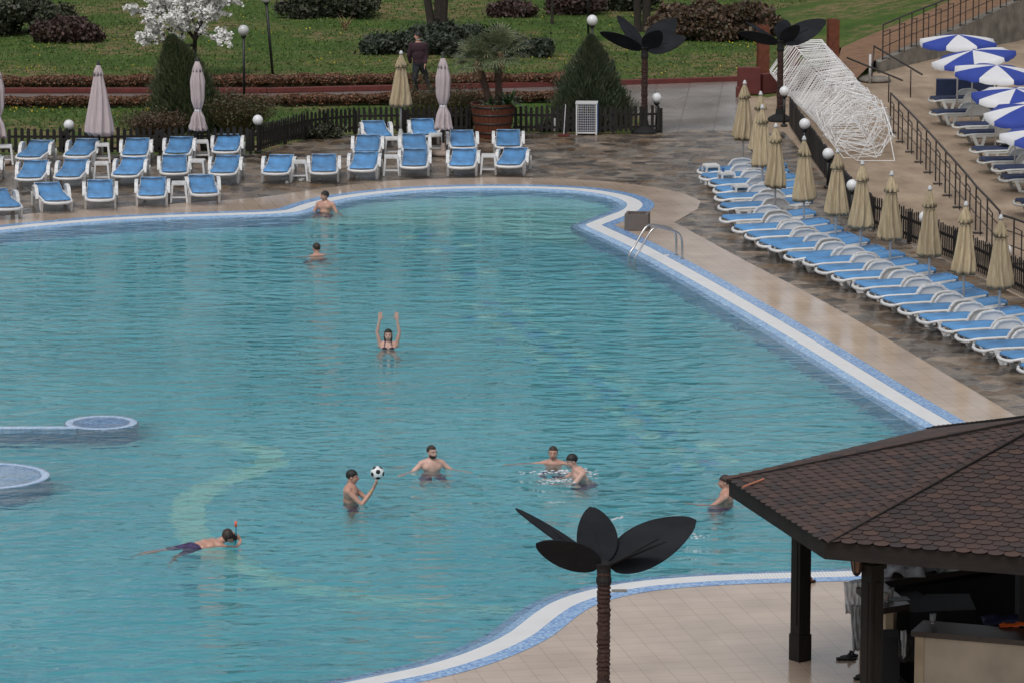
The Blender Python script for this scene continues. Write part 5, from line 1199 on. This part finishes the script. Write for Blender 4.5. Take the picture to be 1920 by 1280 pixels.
def person(px, py, face, headz, label, arms, head_yaw=0, head_pitch=0, skin='skin', hair='hair', hairstyle='short', beard=False, female=False, lean=(0, 0), trunk_m='trunks', scale=.96, legs='stand', torso_roll=0, mouth_open=False, dy=0):
    """local frame: +Y forward, +X right, z up; origin on the water under the head"""
    o = G(px, py, -.03); e = empty('person', o, face-PI/2, label, 'person'); s_ = scale; mb = MB()
    ht = headz+.03; lx, ly = lean
    hc = Vector((0, 0, ht-.115*s_)); nk = Vector((-lx*.1, -.02-ly*.15, ht-.255*s_)); ch = Vector((-lx*.35, -.03-ly*.4, ht-.43*s_)); be = Vector((-lx*.7, -.02-ly*.9, ht-.62*s_)); pe = Vector((-lx, -.02-ly*1.3, ht-.80*s_))
    wS = (.165 if female else .195)*s_; k = .9 if female else 1.
    Ry = Matrix.Rotation(head_yaw, 3, 'Z') @ Matrix.Rotation(head_pitch, 3, 'X')
    # torso
    mb.ball(ch+Vector((0, 0, .05)), 1, 20, (wS*.88, .115*k, .17*s_)); mb.ball(be, 1, 18, (.145*s_*k, .105*k, .17*s_)); mb.ball(pe+Vector((0, 0, .03)), 1, 18, (.165*s_, .115, .13*s_))
    capsule(mb, (ch+be)/2+Vector((0, 0, .04)), be, .125*k, .12*k)
    for sx in (-1, 1):
        mb.ball(ch+Vector((sx*wS*.42, .055, .055)), 1, 14, (.085*s_, .055 if not female else .075, .065)); capsule(mb, nk+Vector((sx*.03, -.01, -.01)), ch+Vector((sx*wS*.85, -.01, .115*s_)), .045*s_, .058*s_)
        mb.ball(ch+Vector((sx*wS*.45, -.055, .07)), 1, 14, (.085*s_, .05, .11))
    capsule(mb, nk+Vector((0, -.012, -.06)), hc+Vector((0, -.02, -.03)), .062*s_*k, .054*s_*k)
    # head
    def H_(v): return hc+Ry @ (Vector(v)*s_)
    mb.ball(H_((0, -.012, .028)), 1, 20, (.076*s_, .094*s_, .088*s_), Ry); mb.ball(H_((0, .022, -.035)), 1, 18, (.060*s_, .068*s_, .076*s_), Ry); mb.ball(H_((0, .050, -.083)), 1, 14, (.030*s_, .030*s_, .025*s_), Ry)
    capsule(mb, H_((0, .084, .008)), H_((0, .108, -.030)), .0095*s_, .0135*s_, 10); capsule(mb, H_((-.035, .074, .024)), H_((.035, .074, .024)), .013*s_, .013*s_, 10)
    for sx in (-1, 1):
        mb.ball(H_((sx*.075, -.006, -.012)), 1, 12, (.010*s_, .018*s_, .030*s_), Ry); mb.ball(H_((sx*.036, .056, -.026)), 1, 12, (.022*s_, .022*s_, .022*s_), Ry)
    capsule(mb, H_((-.018, .086, -.057)), H_((.018, .086, -.057)), .0085*s_, .0085*s_, 8)
    # arms: list of (elbow, wrist, palm normal, curl) relative to the shoulder, right arm first
    for sx, arm in zip((1, -1), arms):
        sh_ = ch+Vector((sx*wS*.93, -.01, .105*s_))
        if arm is None: arm = ((sx*.08, .03, -.28), (sx*.12, .14, -.50), (0, 0, -1), .3)
        el = sh_+Vector(arm[0]); wr = sh_+Vector(arm[1])
        mb.ball(sh_, .060*s_*k, 12); chain(mb, [sh_, (sh_+el)/2, el], [.052*s_*k, .047*s_*k, .036*s_*k]); chain(mb, [el, el.lerp(wr, .3), wr], [.037*s_*k, .038*s_*k, .025*s_*k]); hand(mb, wr, wr-el+Vector(arm[4] if len(arm) > 4 else (0, 0, 0)), arm[2], 1 if Vector(arm[2]).dot(Vector((0, 0, 1))) >= -2 and (arm[5] if len(arm) > 5 else sx) > 0 else -1, arm[3], sc=.98*s_)
    # legs
    for sx in (-1, 1):
        hp_ = pe+Vector((sx*.085, 0, -.03)); bot = -DEP+.04
        if legs == 'stand': kn = hp_+Vector((sx*.03, .04, (bot-hp_.z)*.48)); an = Vector((kn.x+sx*.02, kn.y-.06, bot+.06))
        elif legs == 'crouch': kn = hp_+Vector((sx*.10, .26, -.26)); an = kn+Vector((sx*.02, -.16, max(-.38, bot+.06-kn.z)))
        else: kn = hp_+Vector((sx*.13, .10+.12*sx, -.34)); an = kn+Vector((sx*.05, -.22, -.30))
        chain(mb, [hp_, hp_.lerp(kn, .5), kn], [.085*s_, .074*s_, .052*s_]); chain(mb, [kn, kn.lerp(an, .35), an], [.052*s_, .054*s_, .034*s_]); chain(mb, [an+Vector((0, -.03, -.03)), an+Vector((0, .13, -.05))], [.032, .024])
    body = fuse('body', mb, M[skin], e, .0075)
    # trunks
    if trunk_m:
        tb_ = MB(); tb_.ball(pe+Vector((0, 0, .02)), 1, 18, (.178*s_, .130, .105*s_))
        for sx in (-1, 1): hp_ = pe+Vector((sx*.085, 0, -.03)); kn = hp_+Vector((sx*.03, .05, -.3)) if legs == 'stand' else hp_+Vector((sx*.10, .26 if legs == 'crouch' else .1, -.26)); capsule(tb_, hp_, hp_.lerp(kn, .75), .095*s_, .10*s_)
        fuse('swim_top' if False else 'swim_trunks', tb_, M[trunk_m], e, .012)
    # hair
    hm = MB(); vs = []; n = 26; K = 16; rr = random.Random(int(px))
    for i in range(K+1):
        th = PI*i/K*.80
        for j in range(n):
            a = 2*PI*j/n; fx, fy, fz = math.sin(th)*math.cos(a), math.sin(th)*math.sin(a), math.cos(th)
            # hairline: low at the back, high at the front
            lim = (.05 if fy > .35 else (-.60 if fy < -.1 else -.25)) if hairstyle != 'receding' else (.35 if fy > .1 else (-.5 if fy < -.2 else -.15))
            if hairstyle != 'long' and abs(fx) > .55 and -.2 < fy < .4: lim = -.45
            lim += rr.uniform(-.07, .07)
            if hairstyle == 'long': lim = .25 if fy > .45 else -.75
            z = max(fz, lim); kk = 1.0; g_ = 1.045+(.035*rr.random() if hairstyle != 'receding' else 0)
            if fz < lim: kk = math.sqrt(max(0, 1-lim*lim))/max(1e-3, math.hypot(fx, fy)); g_ = .99
            vs.append(H_((fx*kk*.076*g_, -.012+fy*kk*.094*g_, .028+z*.088*g_)))
    hm.add(vs, [(i*n+j, (i+1)*n+j, (i+1)*n+(j+1) % n, i*n+(j+1) % n) for i in range(K) for j in range(n)])
    if hairstyle == 'long':
        for sx in (-1, 1): capsule(hm, H_((sx*.062, -.02, -.01)), H_((sx*.058, .0, -.155)), .026, .014)
        capsule(hm, H_((0, -.08, .0)), H_((0, -.09, -.16)), .06, .03)
    hm.build('hair', M[hair], e, True)
    # face
    for sx in (-1, 1):
        fb = MB(); fb.ball(H_((sx*.030, .0785, .005)), 1, 10, (.0115*s_, .008*s_, .0052*s_), Ry); fb.build('eye', M['eyed'], e, True)
        fb = MB(); capsule(fb, H_((sx*.016, .0880, .0230)), H_((sx*.044, .078, .0245)), .0030*s_, .0022*s_, 6); fb.build('eyebrow', M['hairb'], e, True)
    fb = MB(); fb.ball(H_((0, .0925, -.058)), 1, 10, (.022*s_, .008*s_, .012*s_ if mouth_open else .0065*s_), Ry); fb.build('mouth', M['lips'], e, True)
    if beard:
        bb = MB(); bb.ball(H_((0, .028, -.060)), 1, 18, (.0625*s_, .067*s_, .056*s_), Ry)
        bb.v = [v for v in bb.v]; keep = [f for f in bb.f if all((Ry.transposed() @ (Vector(bb.v[i])-hc)).z < -.045*s_ or ((Ry.transposed() @ (Vector(bb.v[i])-hc)).y < .052*s_ and (Ry.transposed() @ (Vector(bb.v[i])-hc)).z < -.02*s_) for i in f)]
        bb.f = keep; bb.build('beard', M['hairb'], e, True)
    return e, ch, hc
CAM_ = -PI/2
# the ball player in profile, facing right
e5, ch5, hc5 = person(661, 939, R(-8), .475, 'dark haired man standing waist deep and holding up a football on both hands', [((.02, .22, -.20), (-.10, .38, .03), (-.6, -.3, 1), .6, (-.05, .05, .22), -1), ((.05, .24, -.17), (.14, .39, .05), (.5, -.3, 1), .6, (.05, .05, .22), 1)], 0, R(-2), skin='skin', legs='stand')
b = MB(); bm = bmesh.new(); bmesh.ops.create_icosphere(bm, subdivisions=5, radius=.108); ico = bmesh.new(); bmesh.ops.create_icosphere(ico, subdivisions=1, radius=1); dirs = [v.co.normalized() for v in ico.verts]
me = bpy.data.meshes.new('football'); 
for f in bm.faces:
    c_ = f.calc_center_median().normalized(); f.material_index = 1 if max(c_.dot(d_) for d_ in dirs) > math.cos(.34) else 0; f.smooth = True
bm.to_mesh(me); bm.free(); ico.free(); me.materials.append(M['ballw']); me.materials.append(M['black']); fbo = bpy.data.objects.new('football', me); C.objects.link(fbo)
bl_ = G(708, 939, -.03); fbo.location = (bl_.x, bl_.y, .425); fbo.rotation_euler = (.5, .3, .9); tag(fbo, 'white football with black patches held above the water', 'ball')
person(810, 880, CAM_+R(14), .375, 'bearded man standing chest deep with both arms spread just under the water', [((.20, .05, -.17), (.33, .17, -.20), (0, 0, -1), .2), ((-.20, .05, -.17), (-.34, .17, -.20), (0, 0, -1), .2)], R(-22) if False else R(22), 0, 'skin2', 'hairb', 'receding', True, legs='crouch')
person(1037, 868, CAM_-R(6), .255, 'man facing the camera with open mouth, only his head and one arm above water', [((.26, .05, -.02), (.50, .10, -.05), (0, 0, -1), .2), ((-.2, .1, -.2), (-.35, .25, -.25), (0, 0, -1), .2)], 0, 0, 'skin', 'hairb', 'receding', False, mouth_open=True, legs='crouch')
person(1072, 898, R(192), .385, 'dark haired man bending forward in profile beside the man with the open mouth', [((.05, .22, -.16), (.0, .42, -.18), (0, 0, -1), .2), ((-.06, .20, -.20), (0, .40, -.22), (0, 0, -1), .2)], R(6), R(-16), 'skin2', 'hair', 'short', False, lean=(0, .22), legs='crouch')
person(1358, 940, R(172), .40, 'man turned away with one arm stretched out to the left, half behind the pavilion roof', [((.1, .2, -.2), (.15, .4, -.25), (0, 0, -1), .2), ((-.04, .26, -.19), (-.02, .50, -.16), (0, 0, -1), .3)], R(10), 0, 'skin', 'hairb', 'short', False, legs='crouch')
person(728, 652, CAM_, .325, 'dark haired woman waving with both arms raised straight up', [((.06, .03, .24), (.01, .05, .49), (0, 1, 0), .1, (0, 0, .2)), ((-.06, .03, .24), (-.02, .05, .49), (0, 1, 0), .1, (0, 0, .2))], 0, R(3), 'skin2', 'hair', 'long', False, True, legs='crouch', trunk_m=None)
person(609, 397, CAM_-R(20), .44, 'man in the water at the far pool edge looking to the left', [((.13, .03, -.26), (.05, .12, -.45), (0, 0, -1), .2), ((-.15, .03, -.25), (-.24, .12, -.4), (0, 0, -1), .2)], R(-48), 0, 'skin', 'hair', 'short', False, legs='crouch')
person(593, 478, R(118), .225, 'swimmer seen from behind, only his balding head above water', [((.24, .05, -.04), (.42, .15, -.08), (0, 0, -1), .2), ((-.24, .05, -.04), (-.42, .15, -.08), (0, 0, -1), .2)], R(12), 0, 'skin', 'hairb', 'short', False, legs='float')
# bikini for the woman
wo_ = [o for o in C.objects if o.name.startswith('person') and 'woman' in o.get('label', '')][0]
b = MB(); zc = .325+.03-.43*.96
for sx in (-1, 1):
    b.ball((sx*.068, .032, zc+.052), 1, 12, (.066, .086, .05)); b.tube([(sx*.075, .09, zc+.09), (sx*.06, .06, zc+.17), (sx*.045, -.0, zc+.21)], .007, 6)
b.build('bikini_top', M['darkblue'], wo_, True)
# wristband of the ball player
b = MB(); sh_ = ch5+Vector((.195*.96*.93, -.01, .105*.96)); w_ = sh_+Vector((-.10, .38, .03)); b.ball(w_-Vector((-.02, .03, .03)), 1, 12, (.031, .031, .016)); b.build('wristband', mat('yellow green band', (.30, .36, .05), .5, .1), e5, True)
# the snorkeler
o = G(428, 1016, -.03); hd = R(28); e = empty('person', o, 0, 'snorkelling boy in dark striped trunks floating face down', 'person'); mb = MB()
fw = Vector((math.cos(hd), math.sin(hd)*1.0, 0)); rt = Vector((fw.y, -fw.x, 0))
def L_(f, r_, z): return fw*f+rt*r_+Vector((0, 0, z))
mb.ball(L_(.0, 0, .105), 1, 18, (.078, .09, .10)); mb.ball(L_(.045, 0, .05), 1, 14, (.055, .055, .06)); capsule(mb, L_(-.05, 0, .07), L_(-.17, 0, .015), .055, .06)
for k_, (f, z, w_, t_) in enumerate([(-.22, .0, .155, .085), (-.34, -.005, .15, .09), (-.46, -.02, .13, .085), (-.58, -.05, .135, .09)]):
    for r_ in (-.5, 0, .5): mb.ball(L_(f, r_*w_*1.1, z), 1, 14, (t_*1.15, t_*1.15, t_*.85))
for sx in (-1, 1):
    sh_ = L_(-.20, sx*.155, .0); el = L_(.02, sx*.22, -.10); wr = L_(.16, sx*.10, .03); chain(mb, [sh_, el], [.048, .036]); chain(mb, [el, wr], [.036, .024]); hand(mb, wr, L_(-.03, -sx*.06, .06), fw*-1, sx, .5)
for sx, (kf, kz, af, az_, kr) in zip((1, -1), ((-.86, -.34, -.98, -.70, .10), (-1.02, -.12, -1.42, -.22, .12))):
    hp_ = L_(-.60, sx*.08, -.05); kn = L_(kf, sx*kr, kz); an = L_(af, sx*kr, az_); chain(mb, [hp_, hp_.lerp(kn, .5), kn], [.082, .07, .05]); chain(mb, [kn, kn.lerp(an, .3), an], [.05, .05, .032]); chain(mb, [an, an+(an-kn).normalized()*.12+Vector((0, 0, -.03))], [.03, .022])
fuse('body', mb, M['skin'], e, .0075)
tb_ = MB(); 
for sx, (kf, kz, kr) in zip((1, -1), ((-.86, -.34, .10), (-1.02, -.12, .12))):
    hp_ = L_(-.58, sx*.08, -.045); kn = L_(kf, sx*kr, kz); capsule(tb_, hp_, hp_.lerp(kn, .72), .100, .092)
for r_ in (-.5, 0, .5): tb_.ball(L_(-.57, r_*.15, -.045), 1, 14, (.11, .11, .095))
fuse('swim_trunks', tb_, M['trunks'], e, .01)
b = MB(); vs = []; n = 20
for i in range(10):
    th = PI*i/9*.62
    for j in range(n): a = 2*PI*j/n; vs.append(L_(-.01, 0, .112)+Vector((math.sin(th)*math.cos(a)*.088, math.sin(th)*math.sin(a)*.100, math.cos(th)*.106)))
b.add(vs, [(i*n+j, (i+1)*n+j, (i+1)*n+(j+1) % n, i*n+(j+1) % n) for i in range(9) for j in range(n)]); b.ball(L_(-.045, 0, .09), 1, 12, (.06, .08, .08)); b.build('hair', M['hairb'], e, True)
sn = empty('snorkel', o, 0, 'teal snorkel with a bright orange tip sticking up beside the boy\'s head', 'snorkel')
b = MB(); b.tube([L_(.10, .03, -.02), L_(.105, .055, .06), L_(.10, .06, .24)], .014, 8); b.build('tube', M['teal'], sn, True); b = MB(); b.tube([L_(.10, .06, .24), L_(.10, .06, .33)], .019, 8); b.build('tip', mat('fluorescent orange', (.85, .12, .05), .4, .05), sn, True)
b = MB(); b.box(L_(.085, .0, .075), (.06, .15, .075), hd); b.build('diving_mask', M['black'], sn, False, .012)
# the walking man
o = G(786, 181); e = empty('person', o, 0, 'man in a plum jumper and dark trousers walking on the park path', 'person'); mb = MB()
for sx in (-1, 1):
    hp_ = Vector((sx*.07, 0, .88)); kn = Vector((sx*.10+(.10 if sx > 0 else -.02), .1*sx, .48)); an = Vector((sx*.10+(.26 if sx > 0 else .02), .0, .09)); chain(mb, [hp_, hp_.lerp(kn, .5), kn], [.095, .085, .065]); chain(mb, [kn, an], [.062, .050]); chain(mb, [an+Vector((.02, 0, -.04)), an+Vector((-.14, .05, -.05))], [.040, .032])
mb.ball((0, 0, .92), 1, 16, (.165, .12, .14)); mb.ball((-.01, 0, 1.12), 1, 16, (.17, .125, .22)); mb.ball((-.02, 0, 1.32), 1, 16, (.205, .125, .18))
for sx in (-1, 1): sh_ = Vector((sx*.185-.02, 0, 1.40)); el = Vector((sx*.23-.04, .02, 1.12)); wr = Vector((sx*.20-.04, -.10*sx, .88)); mb.ball(sh_, .068, 12); chain(mb, [sh_, el], [.062, .050]); chain(mb, [el, wr], [.048, .030]); hand(mb, wr, wr-el, (sx, 0, 0), 1, .3)
capsule(mb, (-.02, 0, 1.42), (-.03, 0, 1.58), .058, .052); mb.ball((-.03, 0, 1.66), 1, 18, (.088, .076, .10)); mb.ball((-.055, -.01, 1.60), 1, 14, (.06, .055, .07)); capsule(mb, (-.115, -.01, 1.65), (-.135, -.012, 1.62), .010, .013, 8)
for sx in (-1, 1): mb.ball((-.025, sx*.075, 1.63), 1, 10, (.018, .010, .028))
fuse('body', mb, M['skin'], e, .009)
sw = MB(); sw.ball((-.01, 0, 1.12), 1, 18, (.185, .145, .26)); sw.ball((-.02, 0, 1.32), 1, 18, (.222, .142, .175)); sw.ball((0, 0, .95), 1, 16, (.18, .14, .13))
for sx in (-1, 1): sh_ = Vector((sx*.185-.02, 0, 1.40)); el = Vector((sx*.23-.04, .02, 1.12)); wr = Vector((sx*.20-.04, -.10*sx, .90)); sw.ball(sh_, .082, 12); chain(sw, [sh_, el], [.078, .066]); chain(sw, [el, el.lerp(wr, .9)], [.064, .048])
fuse('jumper', sw, M['sweater'], e, .011, 8)
tr = MB(); tr.ball((0, 0, .90), 1, 16, (.178, .135, .13))
for sx in (-1, 1):
    hp_ = Vector((sx*.07, 0, .86)); kn = Vector((sx*.10+(.10 if sx > 0 else -.02), .1*sx, .48)); an = Vector((sx*.10+(.26 if sx > 0 else .02), .0, .12)); chain(tr, [hp_, kn], [.108, .082]); chain(tr, [kn, an], [.080, .070])
fuse('trousers', tr, M['jeans'], e, .011, 6)
b = MB(); b.lathe([(.06, 1.535), (.068, 1.55), (.06, 1.565)], 16, (-.025, 0, 0), cap=False); b.build('shirt_collar', M['greycloth'], e)
b = MB(); vs = []
for i in range(10):
    th = PI*i/9*.66
    for j in range(20): a = 2*PI*j/20; fx = math.sin(th)*math.cos(a); lim = .1 if fx < -.4 else -1; z = max(math.cos(th), lim); vs.append((-.022+fx*.093, math.sin(th)*math.sin(a)*.082, 1.665+z*.106))
b.add(vs, [(i*20+j, (i+1)*20+j, (i+1)*20+(j+1) % 20, i*20+(j+1) % 20) for i in range(9) for j in range(20)]); b.build('hair', M['hair'], e, True)
# foam and splashes round the swimmers
fo = MB()
for cx_, cy_, n_, sx_, sy_ in [(1034, 884, 60, 22, 2.5), (1090, 888, 70, 12, 5), (1050, 900, 50, 25, 3), (1300, 1005, 14, 14, 3), (1160, 972, 10, 10, 2)]:
    for k in range(n_): p = G(random.gauss(cx_, sx_), random.gauss(cy_, sy_), -.03+random.random()*.012); fo.ball(p, random.uniform(.006, .018), 6, (2.2, 1.6, .6))
tag(fo.build('splash_foam', M['pwhite'], None, True), 'white foam and droplets around the two playing men', 'foam', None, 'stuff')
